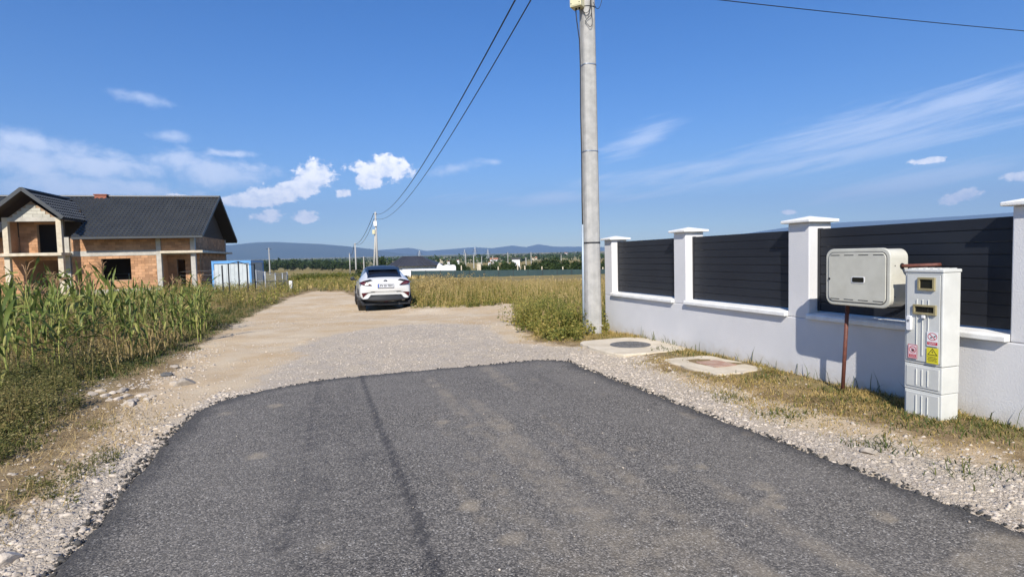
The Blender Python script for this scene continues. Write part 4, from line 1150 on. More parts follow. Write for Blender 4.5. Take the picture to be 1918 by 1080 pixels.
    for mi, nm, mt in ((0, 'body', 'car_white'), (1, 'window_glass', 'car_glass'), (2, 'roof', 'car_roof')):
        fs = [p for k, p in polys if k == mi]; used = sorted({i for f in fs for i in f}); mp = {u: i for i, u in enumerate(used)}
        m2 = bpy.data.meshes.new(nm); m2.from_pydata([V[u] for u in used], [], [tuple(mp[i] for i in f) for f in fs]); m2.update()
        for p in m2.polygons: p.use_smooth = True
        o = link(nm, m2, M[mt], r)
        if mi == 0: body = o
    def patch(name, mat, poly, off=.006, thick=.02, parent=None, sub=3):
        """a rear detail: outline in (x, z) pressed onto the car's tail from behind"""
        bm = bmesh.new(); f = bm.faces.new([bm.verts.new((x, 0, z)) for x, z in poly])
        bmesh.ops.triangulate(bm, faces=bm.faces)
        for _ in range(sub): bmesh.ops.subdivide_edges(bm, edges=bm.edges[:], cuts=1, use_grid_fill=True); bmesh.ops.triangulate(bm, faces=[q for q in bm.faces if len(q.verts) > 4])
        last = -2.1
        for v in bm.verts:
            hit = bvh.ray_cast(Vector((v.co.x, -4, v.co.z)), Vector((0, 1, 0)))
            y = hit[0].y if hit[0] is not None else last
            v.co.y = y - off
        bmesh.ops.recalc_face_normals(bm, faces=bm.faces)
        me = bpy.data.meshes.new(name); bm.to_mesh(me); bm.free()
        o = link(name, me, M[mat], parent or r)
        sd_ = o.modifiers.new('thick', 'SOLIDIFY'); sd_.thickness = thick; sd_.offset = 0
        return o
    def mir(p): return [(-x, z) for x, z in p][::-1]
    bump = patch('rear_bumper', 'car_black', [(-.80, .215), (.80, .215), (.845, .40), (.60, .44), (.50, .555), (-.50, .555), (-.60, .44), (-.845, .40)], .012, .03)
    for side in (0, 1):
        f_ = (lambda p: p) if side == 0 else mir
        patch('reflector', 'tail_red', f_([(-.80, .63), (-.56, .64), (-.63, .60), (-.765, .475)]), .010)
        t = patch('tail_light', 'tail_red', f_([(-.86, .965), (-.72, 1.00), (-.60, .975), (-.46, .885), (-.56, .885), (-.74, .90)]), .030, .05, None, 4)
        patch('lamp_strip', 'tail_clear', f_([(-.80, .955), (-.68, .955), (-.54, .90), (-.60, .895), (-.74, .925)]), .058, .008, t, 4)
        patch('light_housing', 'car_black', f_([(-.84, .985), (-.70, 1.035), (-.50, 1.075), (-.42, 1.04), (-.60, .995), (-.72, 1.015)]), .010, .02)
        patch('bumper_crease', 'car_black', f_([(-.56, .648), (-.36, .652), (-.36, .645), (-.56, .632)]), .006, .01)
    patch('tailgate_seam', 'seal', [(-.50, .672), (0, .662), (.50, .672), (.50, .665), (0, .655), (-.50, .665)], .004, .008)
    patch('reflector_strip', 'tail_red', [(-.10, .29), (.10, .29), (.07, .33), (-.07, .33)], .020, .02, bump)
    patch('bumper_trim', 'rim', [(-.46, .515), (.46, .515), (.48, .545), (-.48, .545)], .0155, .02, bump)
    hit = bvh.ray_cast(Vector((0, -4, .86)), Vector((0, 1, 0)))[0]
    pl = MB().prism(rrect(.53, .125, .01, 3, 0, 0), 1, -.006, .006).build('number_plate', M['plate_white'], r); pl.location = (0, hit.y - .03, .86); pl.rotation_euler = (R(-8), 0, 0)
    MB().box((-.272, .0062, -.07), (.272, .016, .07)).build('plate_frame', M['car_black'], pl)
    MB().box((-.258, -.0085, -.058), (-.222, -.0062, .058)).build('plate_band', M['plate_blue'], pl)
    tm = link('plate_lettering', text_mesh('BV 23 TDV', .098), M['black_ink'], pl); tm.location = (.02, -.0075, 0); tm.rotation_euler = (R(90), 0, 0); tm.scale = (.92, 1, 1)
    h2 = bvh.ray_cast(Vector((0, -4, 1.015)), Vector((0, 1, 0)))[0]
    em = MB(); 
    for rx, rz in ((.062, .042), (.024, .040), (.046, .018)):
        pts = [(rx * math.cos(a), 0, rz * math.sin(a) + (.014 if rx == .046 else 0)) for a in [2 * math.pi * k / 20 for k in range(21)]]
        em.tube(pts, .006, 5, False)
    e = em.build('emblem', M['rim'], r); e.location = (0, h2.y - .012, 1.012)
    # roof spoiler, wiper, mirrors, antenna fin
    sp = MB().prism([(-1.44, 1.395), (-1.30, 1.425), (-1.0, 1.478), (-1.0, 1.45), (-1.3, 1.39)], 0, -.56, .56); sp.build('spoiler', M['car_roof'], r, bevel=.012)
    for sx in (-1, 1):
        m = MB().prism([(sx * .90, .98), (sx * 1.08, .97), (sx * 1.09, 1.10), (sx * .95, 1.12)], 1, .62, .78); m.build('mirror', M['car_roof'], r, bevel=.03)
        MB().prism([(sx * .85, .98), (sx * .93, .98), (sx * .93, 1.03), (sx * .85, 1.03)], 1, .66, .76).build('mirror_arm', M['car_black'], r)
    # wheel arches and wheels
    for y in (-1.36, 1.28):
        for sx in (-1, 1):
            a = MB(); pts = []
            R0, R1 = .36, .425
            ang = [R(-20 + 220 * k / 18) for k in range(19)]
            for k in range(18):
                p = [(y + q * math.cos(b), .335 + q * math.sin(b)) for q, b in ((R0, ang[k]), (R1, ang[k]), (R1, ang[k + 1]), (R0, ang[k + 1]))]
                a.prism(p, 0, sx * .80, sx * .905)
            a.build('wheel_arch', M['car_black'], r)
            MB().tube([(sx * .66, y, .335), (sx * .893, y, .335)], .365, 28).build('wheel_well', M['car_black'], r)
            w = MB(); rr, tw = .335, .225
            prof = [(-tw / 2 + .02, rr * .70), (-tw / 2, rr * .80), (-tw / 2 + .02, rr * .96), (-tw / 2 + .05, rr), (tw / 2 - .05, rr), (tw / 2 - .02, rr * .96), (tw / 2, rr * .80), (tw / 2 - .02, rr * .70)]
            nn = 32; vs = []; fs = []
            for k in range(nn):
                b = 2 * math.pi * k / nn
                vs += [(p[0], p[1] * math.cos(b), p[1] * math.sin(b)) for p in prof]
            for k in range(nn):
                for j in range(8): fs.append((k * 8 + j, ((k + 1) % nn) * 8 + j, ((k + 1) % nn) * 8 + (j + 1) % 8, k * 8 + (j + 1) % 8))
            ty = w.add(vs, fs).build('wheel', M['tyre'], r, True); ty.location = (sx * .80, y, rr + .002)
            rim = MB().tube([(-.07, 0, 0), (.085, 0, 0)], rr * .69, 24)
            for k in range(5):
                b = 2 * math.pi * k / 5; rim.bar((.09, 0, 0), (.095, rr * .66 * math.cos(b), rr * .66 * math.sin(b)), .07, .03)
            ro = rim.build('rim', M['rim'], ty); ro.scale = (sx, 1, 1)
    MB().box((-.70, -1.95, .20), (.70, 1.95, .32)).build('underbody', M['car_black'], r)
    MB().tube([(.45, -1.9, .24), (.45, -2.12, .235)], .035, 10).build('exhaust', M['rim'], r)
build_car()

# ------------------------------------------------------------------ far buildings, fence, pylons
def gable_house(name, label, px0, px1, py_eave, py_ridge, D, depth, wall_m, roof_m, rz=0.0, flat=False, windows=(), slope_hip=True):
    a = P(px0, py_eave, D); b = P(px1, py_eave, D); w = (b - a).length; ez = (a.z + b.z) / 2
    g = float(terrain(a.x, a.y)); top = P((px0 + px1) / 2, py_ridge, D + depth / 2).z
    r = empty(name, (a.x, a.y, g), rz, label, 'house')
    eh = ez - g; th = top - g
    MB().box((.3, .3, -.5), (w - .3, depth, eh)).build('wall', M[wall_m], r)
    if flat:
        MB().box((0, 0, eh + .002), (w, depth + .3, eh + .35)).build('roof', M[roof_m], r, bevel=.03)
    else:
        hip = depth * .5 if slope_hip else 0
        ro = MB().add([(-.5, -.5, eh), (w + .5, -.5, eh), (w + .5, depth + .5, eh), (-.5, depth + .5, eh), (hip * .35, depth / 2, th), (w - hip * .75, depth / 2, th)],
                 [(0, 1, 5, 4), (1, 2, 5), (2, 3, 4, 5), (3, 0, 4), (0, 3, 2, 1)]).build('roof', M[roof_m], r)
        # raised seams of the tile courses
        n = int(w / .55)
        for k in range(1, n):
            t = k / n; e = Vector((-.5 + (w + 1) * t, -.5, eh + .03)); q = Vector((hip * .35 + (w - hip * 1.10) * t, depth / 2, th + .03))
            MB().bar(e, q, .16, .07).build('tile_ridge', M[roof_m], ro)
    for x, z, ww, hh in windows:
        f = MB().box((x - ww / 2 - .1, .24, z - hh / 2 - .1), (x + ww / 2 + .1, .299, z + hh / 2 + .1)).build('window_frame', M['plate_blue'] if wall_m == 'plaster_white' and D < 120 else M['white_paint'], r)
        MB().box((x - ww / 2, .22, z - hh / 2), (x + ww / 2, .239, z + hh / 2)).build('pane', M['dark_glass'], f)
    return r
gable_house('bungalow', 'white bungalow with dark tiled roof beyond the meadow right of the car', 728, 818, 498.5, 480, 104, 9, 'plaster_white', 'tile_roof', windows=((7.6, 1.0, 1.0, 1.2),))
gable_house('flat_roofed_house', 'small white house with flat black roof among the far bushes', 957, 975.5, 485, 483.5, 160, 5, 'plaster_white', 'tile_roof', flat=True, windows=((2.2, 1.4, .5, 1.0),))
def garden_wall():
    D = 98; a = P(754, 508, D); b = P(854, 506, D); g = float(terrain(a.x, a.y)); r = empty('garden_wall', (a.x, a.y, g), 0, 'low white garden wall with curved end beside the bungalow', 'wall')
    w = b.x - a.x; h = a.z - g + .5
    MB().box((0, 0, -.5), (w * .64, .25, h * .93)).build('wall_panel', M['plaster_white'], r, bevel=.03)
    pts = [(w * .64, -.5), (w, -.5), (w, h * 1.02), (w * .985, h * 1.14), (w * .95, h * 1.18), (w * .88, h * 1.16), (w * .82, h * 1.20), (w * .76, h * 1.12), (w * .72, h * 1.22), (w * .69, h * 1.35), (w * .66, h * 1.2), (w * .64, h)]
    MB().prism(pts, 1, .003, .28).build('curved_panel', M['plaster_white'], r, bevel=.02)
garden_wall()
def screen_fence():
    D = 74; L = P(770, 507, D); Rr = P(1180, 503.5, D); n = 15
    g0 = float(terrain(L.x, L.y))
    r = empty('screen_fence', (L.x, L.y, g0), 0, 'long dark green shade-net fence behind the dry meadow', 'fence')
    w = Rr.x - L.x
    for k in range(n):
        x0 = k * w / n; x1 = (k + 1) * w / n
        z0 = L.z + (Rr.z - L.z) * k / n - g0; z1 = L.z + (Rr.z - L.z) * (k + 1) / n - g0
        m = MB().add([(x0 + .03, 0, -.4), (x1 - .03, .0, -.4), (x1 - .03, 0, z1), (x0 + .03, 0, z0), (x0 + .03, .03, -.4), (x1 - .03, .03, -.4), (x1 - .03, .03, z1), (x0 + .03, .03, z0)],
                     [(0, 1, 2, 3), (7, 6, 5, 4), (3, 2, 6, 7), (0, 4, 5, 1), (0, 3, 7, 4), (1, 5, 6, 2)])
        m.build('net_panel', M['mesh_screen'], r)
        MB().box((x0 - .03, -.04, -.5), (x0 + .028, .06, z0 + .06)).build('post', M['post_dark'], r)
screen_fence()
def small_posts():
    for i, (px, yt, yb, D) in enumerate(((933, 499, 506, 80), (983, 497, 505, 80), (1015, 499, 505, 80), (1054, 499, 505, 80), (894, 494, 506, 84), (864, 497, 506, 80), (1129, 500, 506, 80), (969.5, 493, 505, 86))):
        t = P(px, yt, D); g = float(terrain(t.x, t.y))
        o = MB().box((-.07, -.07, -.3), (.07, .07, t.z - g)).build('vine_post', M['concrete_pale'], None, bevel=.01); o.location = (t.x, t.y, g)
        tag(o, 'pale concrete vine post showing above the dark net fence', 'post', 'vine posts behind the net fence')
    p = P(898, 493, 84); g = float(terrain(p.x, p.y))
    r = empty('brick_pier', (p.x, p.y, g), 0, 'pale stone pier rising above the net fence beside bushes', 'pier')
    MB().box((-.2, -.2, -.4), (.2, .2, p.z - g)).build('shaft', M['concrete_pale'], r); MB().box((-.27, -.27, p.z - g + .001), (.27, .27, p.z - g + .12)).build('cap', M['concrete'], r)
small_posts()
def distant_poles():
    for px, yt, yb, D in ((887, 478, 498, 260), (902, 480, 492, 330), (923, 479, 493, 320), (951, 472, 489, 360), (994.5, 472, 492, 330), (1051, 477, 490, 380), (985, 482, 497, 240), (503.5, 464, 500, 230), (872, 474, 497, 300), (681, 480, 503, 210)):
        t = P(px, yt, D); g = float(terrain(t.x, t.y))
        r = empty('distant_pole', (t.x, t.y, g), 0, 'slim distant power line pole with short crossarm on the plain' if px != 503.5 else 'lone slim pole in the field above the mesh gate', 'utility pole', 'distant poles on the plain' if px != 503.5 else None)
        h = t.z - g; MB().tube([(0, 0, -.5), (0, 0, h)], [.26, .2], 6).build('shaft', M['concrete_pole'], r)
        MB().box((-1.0, -.08, h - .6), (1.0, .08, h - .4)).build('crossarm', M['post_dark'], r)
    for px, yt, D, lb in ((889.5, 463, 640, 'tallest lattice pylon standing on the plain behind the stone pier'), (913.5, 467, 700, 'lattice pylon with two short arms right of the tallest pylon'), (870, 467, 760, 'pale lattice pylon left of the tallest pylon'), (785.5, 469, 620, 'thin lattice mast behind the bungalow roof')):
        t = P(px, yt, D); g = float(terrain(t.x, t.y)); h = t.z - g
        r = empty('lattice_pylon', (t.x, t.y, g), 0, lb, 'pylon')
        leg = MB().bar((-2.0, -2.0, -1), (-.25, -.25, h), .32)
        for sx, sy in ((-1, -1), (1, -1), (1, 1), (-1, 1)): MB().bar((sx * 2.0, sy * 2.0, -1), (sx * .25, sy * .25, h), .34).build('leg', M['post_grey'], r)
        for k in range(6):
            z0, z1 = h * k / 6, h * (k + 1) / 6; a, b = 2 - 1.75 * k / 6, 2 - 1.75 * (k + 1) / 6
            MB().bar((-a, -a, z0), (b, -b, z1), .2).build('brace', M['post_grey'], r); MB().bar((a, -a, z0), (-b, -b, z1), .2).build('brace', M['post_grey'], r)
        for z, w in ((h * .70, 3.2), (h * .84, 2.4)): MB().bar((-w, 0, z), (w, 0, z), .4).build('arm', M['post_dark'], r)
distant_poles()
def village():
    spec = [((826, 485, 5), 420, 'terracotta'), ((858, 487, 4), 430, 'plaster_white'), ((880, 486, 8), 520, 'terracotta'), ((925, 487, 14), 500, 'plaster_white'), ((1001, 486, 10), 640, 'terracotta'), ((840, 490, 4), 380, 'plaster_white'), ((676, 495, 10), 330, 'terracotta'), ((1060, 474, 6), 1500, 'plaster_white'), ((945, 479, 5), 1500, 'plaster_white'), ((917, 493, 5), 260, 'plaster_white')]
    for (px, py, wpx), D, m in spec:
        p = P(px, py, D); g = float(terrain(p.x, p.y)); w = wpx * D / F_PX; h = max(p.z - g, 2.6)
        r = empty('distant_house', (p.x, p.y, g), rnd.uniform(-.3, .3), 'tiny house with low roof far out on the plain', 'house', 'far houses on the plain')
        MB().box((-w / 2, 0, -.5), (w / 2, w * .7, h)).build('wall', M['plaster_white'] if m != 'terracotta' else M['concrete_pale'], r)
        MB().add([(-w * .56, -.3, h), (w * .56, -.3, h), (w * .56, w * .7 + .3, h), (-w * .56, w * .7 + .3, h), (-w * .56, w * .35, h + w * .22), (w * .56, w * .35, h + w * .22)], [(0, 1, 5, 4), (2, 3, 4, 5), (1, 2, 5), (3, 0, 4), (0, 3, 2, 1)]).build('roof', M['terracotta'], r)
        MB().box((-w * .12, -.08, h * .3), (w * .1, -.002, h * .7)).build('window', M['dark_glass'], r)
village()

# ------------------------------------------------------------------ trees and bushes
def leaf_cards(pts, nrm, size, r_):
    """rhombic leaf clumps: pts (N,3), random planes"""
    N = len(pts); a = r_.normal(size=(N, 3)); a /= np.linalg.norm(a, axis=1)[:, None]
    b = np.cross(a, r_.normal(size=(N, 3))); b /= np.linalg.norm(b, axis=1)[:, None]
    s = size * r_.uniform(.6, 1.4, (N, 1))
    V = np.stack([pts - a * s, pts + b * s * .5, pts + a * s, pts - b * s * .5], 1).reshape(-1, 3)
    Fq = np.arange(4 * N).reshape(N, 4)
    return V, Fq
def crown_mesh(name, n, size, seed, lobes=9, tall=1.0):
    r_ = np.random.default_rng(seed); P_ = []
    cs = [(np.array([0, 0, .55 * tall]), .42)]
    for k in range(lobes):
        a = r_.uniform(0, 2 * math.pi); q = r_.uniform(.15, .42); z = r_.uniform(.25, .95) * tall
        cs.append((np.array([q * math.cos(a), q * math.sin(a), z]), r_.uniform(.16, .30)))
    for c, R_ in cs:
        m = int(n * R_ ** 2 / sum(x[1] ** 2 for x in cs)); d = r_.normal(size=(m, 3)); d /= np.linalg.norm(d, axis=1)[:, None]
        P_.append(c + d * R_ * r_.uniform(.55, 1.08, (m, 1)) * np.array([1, 1, .85]))
    V, Fq = leaf_cards(np.concatenate(P_), None, size, r_)
    return arrays_mesh(name, V, [Fq])
CROWNS = [crown_mesh('crown', 1500, .055, s, 9, t) for s, t in ((1, 1.0), (2, .85), (3, 1.15), (4, .75))]
TRUNK = MB().tube([(0, 0, -.08), (.01, 0, .25), (0, .01, .6)], [.035, .026, .012], 7).bar((0, 0, .28), (.2, .06, .62), .018).bar((0, 0, .32), (-.18, -.05, .66), .016).bar((0, 0, .25), (.04, -.2, .55), .016).mesh('trunk')
def tree(name, px, py_top, D, wpx, label, group, k, hscale=None):
    t = P(px, py_top, D); g = float(terrain(t.x, t.y)); h = max(t.z - g, .8); w = wpx * D / F_PX
    r = empty(name, (t.x, t.y, g), rnd.uniform(0, 6), label, 'tree' if name.endswith('tree') else 'bush', group)
    c = link('crown', CROWNS[k], M['tree_leaf'], r); c.scale = (w, w, h * .95 / [1.0, .85, 1.15, .8][k])
    tk = link('trunk', TRUNK, M['bark'], r); tk.scale = (w, w, h)
def build_trees():
    tree('dark_tree', 713, 476, 112, 24, 'dark rounded tree rising right behind the braced pole', None, 2)
    tree('leafy_tree', 1030, 480, 88, 42, 'large leafy bush-like tree above the net fence, left of the concrete pole', None, 0)
    for px, py, D, w, k in ((700, 493, 118, 26, 1), (722, 492, 120, 24, 3), (832, 494, 104, 22, 0), (846, 489, 110, 30, 1), (860, 492, 106, 26, 3), (874, 496, 100, 18, 1), (905, 493, 96, 26, 0), (920, 491, 100, 28, 2), (940, 492, 98, 28, 1), (954, 490, 100, 26, 3), (966, 494, 92, 20, 1), (990, 493, 94, 30, 0), (1006, 491, 92, 28, 1), (1050, 488, 92, 30, 3), (1068, 488, 90, 32, 1), (1084, 486, 90, 28, 0), (1120, 486, 88, 30, 2), (1136, 487, 90, 24, 1), (1160, 486, 90, 30, 3), (830, 500, 100, 16, 3), (1040, 494, 84, 22, 3)):
        tree('garden_bush', px, py, D, w, 'dark green bush growing behind the net fence and bungalow', 'bushes behind the net fence', k)
    for px, py, D, w, k in ((676, 506, 100, 22, 1), (661, 512, 96, 16, 3), (690, 500, 100, 20, 0)):
        tree('track_bush', px, py, D, w, 'dark shrub at the foot of the thin poles left of the car', 'shrubs under the pole line', k)
    for px, py, D, w, k in ((512, 488, 300, 22, 1), (532, 486, 310, 20, 0), (548, 486, 320, 24, 3), (566, 487, 320, 26, 1), (584, 487, 300, 22, 0), (603, 488, 300, 26, 3), (622, 488, 280, 24, 1), (640, 489, 280, 26, 0), (658, 490, 270, 24, 3), (676, 491, 270, 24, 1), (500, 490, 290, 18, 3), (596, 484, 330, 10, 2), (545, 484, 350, 9, 2)):
        tree('field_tree', px, py, D, w, 'small dark tree in the belt beyond the golden field', 'tree belt beyond the field', k)
    # far hedgerows and woods on the plain as one mass
    r_ = np.random.default_rng(5); pts = []; sz = []
    for _ in range(420):
        D = r_.uniform(330, 2600); a = r_.uniform(-.60, .75)
        n = int(r_.uniform(8, 30)); L = r_.uniform(10, 70); x0, y0 = D * math.sin(a), D * math.cos(a)
        if D < 450 and a > .02: continue
        xs = x0 + r_.uniform(-L, L, n); ys = y0 + r_.uniform(-4, 4, n)
        z = terrain(xs, ys) + r_.uniform(.5, 5.0, n); pts.append(np.stack([xs, ys, z], 1))
    pts = np.concatenate(pts); pts = np.repeat(pts, 5, 0) + r_.normal(size=(len(pts) * 5, 3)) * np.array([2.0, 2.0, 1.1])
    V, Fq = leaf_cards(pts, None, 1.5, r_)
    tag(link('far_hedges', arrays_mesh('far_hedges', V, [Fq]), M['tree_leaf']), 'dark hedgerows and copses scattered over the far plain', 'hedges', kind='stuff')
build_trees()

# ------------------------------------------------------------------ loose stone
def stones_mesh(name, X, Y, size, r_, sink=.25, zoff=0.0):
    """many small broken stones, each a jittered flattened icosahedron-like lump"""
    ph = (1 + 5 ** .5) / 2
    base = np.array([(-1, ph, 0), (1, ph, 0), (-1, -ph, 0), (1, -ph, 0), (0, -1, ph), (0, 1, ph), (0, -1, -ph), (0, 1, -ph), (ph, 0, -1), (ph, 0, 1), (-ph, 0, -1), (-ph, 0, 1)]) / 1.9
    fi = np.array([(0, 11, 5), (0, 5, 1), (0, 1, 7), (0, 7, 10), (0, 10, 11), (1, 5, 9), (5, 11, 4), (11, 10, 2), (10, 7, 6), (7, 1, 8), (3, 9, 4), (3, 4, 2), (3, 2, 6), (3, 6, 8), (3, 8, 9), (4, 9, 5), (2, 4, 11), (6, 2, 10), (8, 6, 7), (9, 8, 1)])
    N = len(X)
    V = base[None] * (1 + r_.uniform(-.42, .34, (N, 12, 1)))
    V = V * np.stack([r_.uniform(.7, 1.3, N), r_.uniform(.55, 1.0, N), r_.uniform(.35, .75, N)], 1)[:, None, :]
    q = r_.normal(size=(N, 4)) * np.array([1, .25, .25, 1.6]); q /= np.linalg.norm(q, axis=1)[:, None]
    w, x, y, z = q.T
    Rm = np.stack([1 - 2 * (y * y + z * z), 2 * (x * y - w * z), 2 * (x * z + w * y), 2 * (x * y + w * z), 1 - 2 * (x * x + z * z), 2 * (y * z - w * x), 2 * (x * z - w * y), 2 * (y * z + w * x), 1 - 2 * (x * x + y * y)], 1).reshape(N, 3, 3)
    V = np.einsum('nij,nkj->nki', Rm, V) * size[:, None, None] * .5
    Z = terrain(X, Y) + size * (.25 - sink) + zoff
    V = V + np.stack([X, Y, Z], 1)[:, None, :]
    Fq = (fi[None] + (np.arange(N) * 12)[:, None, None]).reshape(-1, 3)
    return arrays_mesh(name, V.reshape(-1, 3), [Fq])
def sample_rect(n, x0, x1, y0, y1, r_): return r_.uniform(x0, x1, n), r_.uniform(y0, y1, n)
def build_gravel():
    r_ = np.random.default_rng(21)
    # keep points by distance-dependent probability so that screen density is even
    def bed(name, label, n, box, inside, smin, smax):
        X, Y = sample_rect(n, *box, r_)
        ok = inside(X, Y); X, Y = X[ok], Y[ok]
        size = smin + (smax - smin) * r_.random(len(X)) ** 3.2
        tag(link(name, stones_mesh(name, X, Y, size, r_, .36), M['stone']), label, 'gravel', kind='stuff')
    cl = lambda X, Y: fbm(X, Y, 1.3, 3)
    def ing(X, Y, lo, soft):
        d = sdist(X, Y, GRAV) + 1.5 * (fbm(X, Y, .55, 3) - .5); a = sdist(X, Y, ASPH) + .10 * (fbm(X, Y, 2.6, 3) - .5)
        return (a < .0) & (r_.random(len(X)) < sstep(-.35, .35, d) * (lo + (1 - lo) * sstep(.40, .58, cl(X, Y)))), a
    def right(X, Y):
        ok, a = ing(X, Y, .55, 0); s, n = wall_sn(X, Y); return ok & (X > .9) & (Y < 9.4)
    bed('roadside_gravel', 'pale crushed stone lying between the asphalt edge and the right verge', 64000, (.8, 6.5, 2.0, 9.6), right, .012, .062)
    def left(X, Y):
        ok, a = ing(X, Y, .5, 0); return ok & (X < -2.2) & (Y < 7.2)
    bed('shoulder_gravel', 'flat pale crushed stone along the left edge of the asphalt', 26000, (-5.2, -2.2, 2.0, 7.4), left, .012, .075)
    def ahead(X, Y):
        ok, a = ing(X, Y, .35, 0); return ok & (Y > 6.9) & (X < 1.3)
    bed('track_gravel', 'grey crushed stone spread on the track beyond the end of the asphalt', 62000, (-5.0, 1.6, 6.9, 16.5), ahead, .011, .036)
    def scatter(X, Y):
        d = sdist(X, Y, DIRT); a = sdist(X, Y, ASPH); return (a < -.05) & (r_.random(len(X)) < .35 * sstep(-.9, .2, d) * sstep(.42, .62, fbm(X + 40, Y, .9, 3)))
    bed('scattered_pebbles', 'loose pebbles strewn over the dirt track and its bare edges', 70000, (-9, 3.5, 3, 24), scatter, .012, .060)
    def bare(X, Y): return (sdist(X, Y, ASPH) < -.1) & (r_.random(len(X)) < sstep(-.25, .3, sdist(X, Y, BARE)) * (.25 + .75 * sstep(.42, .62, fbm(X + 60, Y, 1.6, 3))))
    bed('soil_rubble', 'small stones and clods on the bare brown soil left of the road', 17000, (-6.5, -2.6, 2.6, 11), bare, .010, .075)
    def vrg(X, Y):
        s_, n_ = wall_sn(X, Y); return (n_ < -.05) & (n_ > -2.2) & (r_.random(len(X)) < .30 * sstep(-.9, -.05, sdist(X, Y, GRAV)) + .25 * sstep(.52, .66, fbm(X + 60, Y, 1.6, 3)))
    bed('verge_stones', 'scattered stones half sunk in the verge between gravel and wall', 16000, (1.2, 6.5, 2.0, 11), vrg, .010, .060)
    ev = np.roll(ASPH, -1, 0) - ASPH; nseg = len(ASPH); L = np.hypot(ev[:, 0], ev[:, 1]); k = r_.choice(nseg, 9000, p=L / L.sum()); t_ = r_.random(9000)
    X = ASPH[k, 0] + ev[k, 0] * t_ + r_.normal(0, .045, 9000); Y = ASPH[k, 1] + ev[k, 1] * t_ + r_.normal(0, .045, 9000); ok = Y > 2; X, Y = X[ok], Y[ok]
    tag(link('asphalt_crumbs', stones_mesh('asphalt_crumbs', X, Y, .010 + .035 * r_.random(len(X)) ** 2.5, r_, .15, .006), M['crumb']), 'dark crumbled asphalt along the ragged edge of the new surface', 'asphalt crumbs', kind='stuff')
    def on_road(X, Y): return (sdist(X, Y, ASPH) > .15) & (r_.random(len(X)) < .5)
    X, Y = sample_rect(420, -3.3, 4, 2.2, 8.5, r_); ok = on_road(X, Y); X, Y = X[ok], Y[ok]
    tag(link('road_chippings', stones_mesh('road_chippings', X, Y, .006 + .014 * r_.random(len(X)) ** 3, r_, .1, .036), M['stone']), 'few pale stone chippings lying on the asphalt', 'gravel', kind='stuff')
build_gravel()
def build_rocks():
    protos = []
    for s in range(5):
        bm = bmesh.new(); bmesh.ops.create_icosphere(bm, subdivisions=3, radius=.5)
        rr = random.Random(s); cuts = [(Vector((rr.gauss(0, 1), rr.gauss(0, 1), rr.gauss(0, 1))).normalized(), rr.uniform(.26, .40)) for _ in range(11)]
        for v in bm.verts:
            for n, d in cuts:
                k = v.co.dot(n) - d
                if k > 0: v.co -= n * k
            v.co *= 1 + rr.uniform(-.012, .012)
        me = bpy.data.meshes.new('rock'); bm.to_mesh(me); bm.free(); protos.append(me)
    single = [(345, 721, 34, 'stone', 'large flat grey rock lying at the weed edge left of the asphalt corner'), (325, 720, 18, 'stone', 'small pale rock touching the large flat grey rock'),
              (327, 689, 15, 'stone', 'cream coloured rock in the grass above the flat grey rock'), (311, 704, 18, 'stone_dark', 'dark rock in the grass edge beside the dirt track'),
              (1628, 848, 24, 'stone', 'broad flat stone in the gravel below the gas box pipe'), (10, 1052, 40, 'stone', 'big grey stone at the bottom left corner of the picture'), (245, 948 - 190, 24, 'stone', 'biggest pale stone of the heap under the weeds')]
    for i, (px, py, w, m, lb) in enumerate(single):
        g = G(px, py); s = w * math.hypot(g.x, g.y) / F_PX
        o = link('rock', protos[i % 5].copy(), M[m]); o.location = g + Vector((0, 0, s * .10)); o.scale = (s * 1.15, s * .8, s * .55); o.rotation_euler = (0, 0, rnd.uniform(0, 6)); tag(o, lb, 'rock')
    heap = [(172, 738, 20), (186, 733, 16), (197, 742, 18), (210, 736, 15), (228, 733, 24), (238, 742, 22), (252, 752, 22), (222, 748, 18), (264, 741, 16), (275, 748, 18), (240, 756, 24), (205, 750, 14), (287, 742, 13), (347, 689, 12), (359, 690, 13)]
    for i, (px, py, w) in enumerate(heap):
        g = G(px, py); s = w * math.hypot(g.x, g.y) / F_PX
        o = link('rock', protos[i % 5], M['stone']); o.location = g + Vector((0, 0, s * .02)); o.scale = (s * 1.1, s * .8, s * .45); o.rotation_euler = (0, 0, rnd.uniform(0, 6))
        tag(o, 'pale broken stone of the loose heap at the edge of the weeds' if px < 300 else 'small pale stone half hidden in the grass edge above the flat rock', 'rock', 'stones of the roadside heap' if px < 300 else 'small stones in the grass edge')
build_rocks()

# ------------------------------------------------------------------ grass, weeds, meadow (uncountable)
def blades(X, Y, Z, h, w, lean, r_, curve=.35):
    N = len(X); a = r_.uniform(0, 2 * math.pi, N); d = np.stack([np.cos(a), np.sin(a), np.zeros(N)], 1)
    b = a + math.pi / 2 + r_.uniform(-.5, .5, N); sd_ = np.stack([np.cos(b), np.sin(b), np.zeros(N)], 1)
    p0 = np.stack([X, Y, Z - .01], 1); up = np.array([0, 0, 1.0])
    l = lean * r_.uniform(.2, 1.2, N)
    p1 = p0 + up * (h * .55)[:, None] + d * (h * l * .35)[:, None]
    p2 = p0 + up * (h * (1 - .25 * l))[:, None] + d * (h * l)[:, None]
    W = w[:, None] * sd_
    V = np.stack([p0 - W, p0 + W, p1 + W * .75, p1 - W * .75, p2], 1).reshape(-1, 3)
    k = (np.arange(N) * 5)[:, None]
    return V, k + np.array([[0, 1, 2, 3]]), k + np.array([[3, 2, 4]])
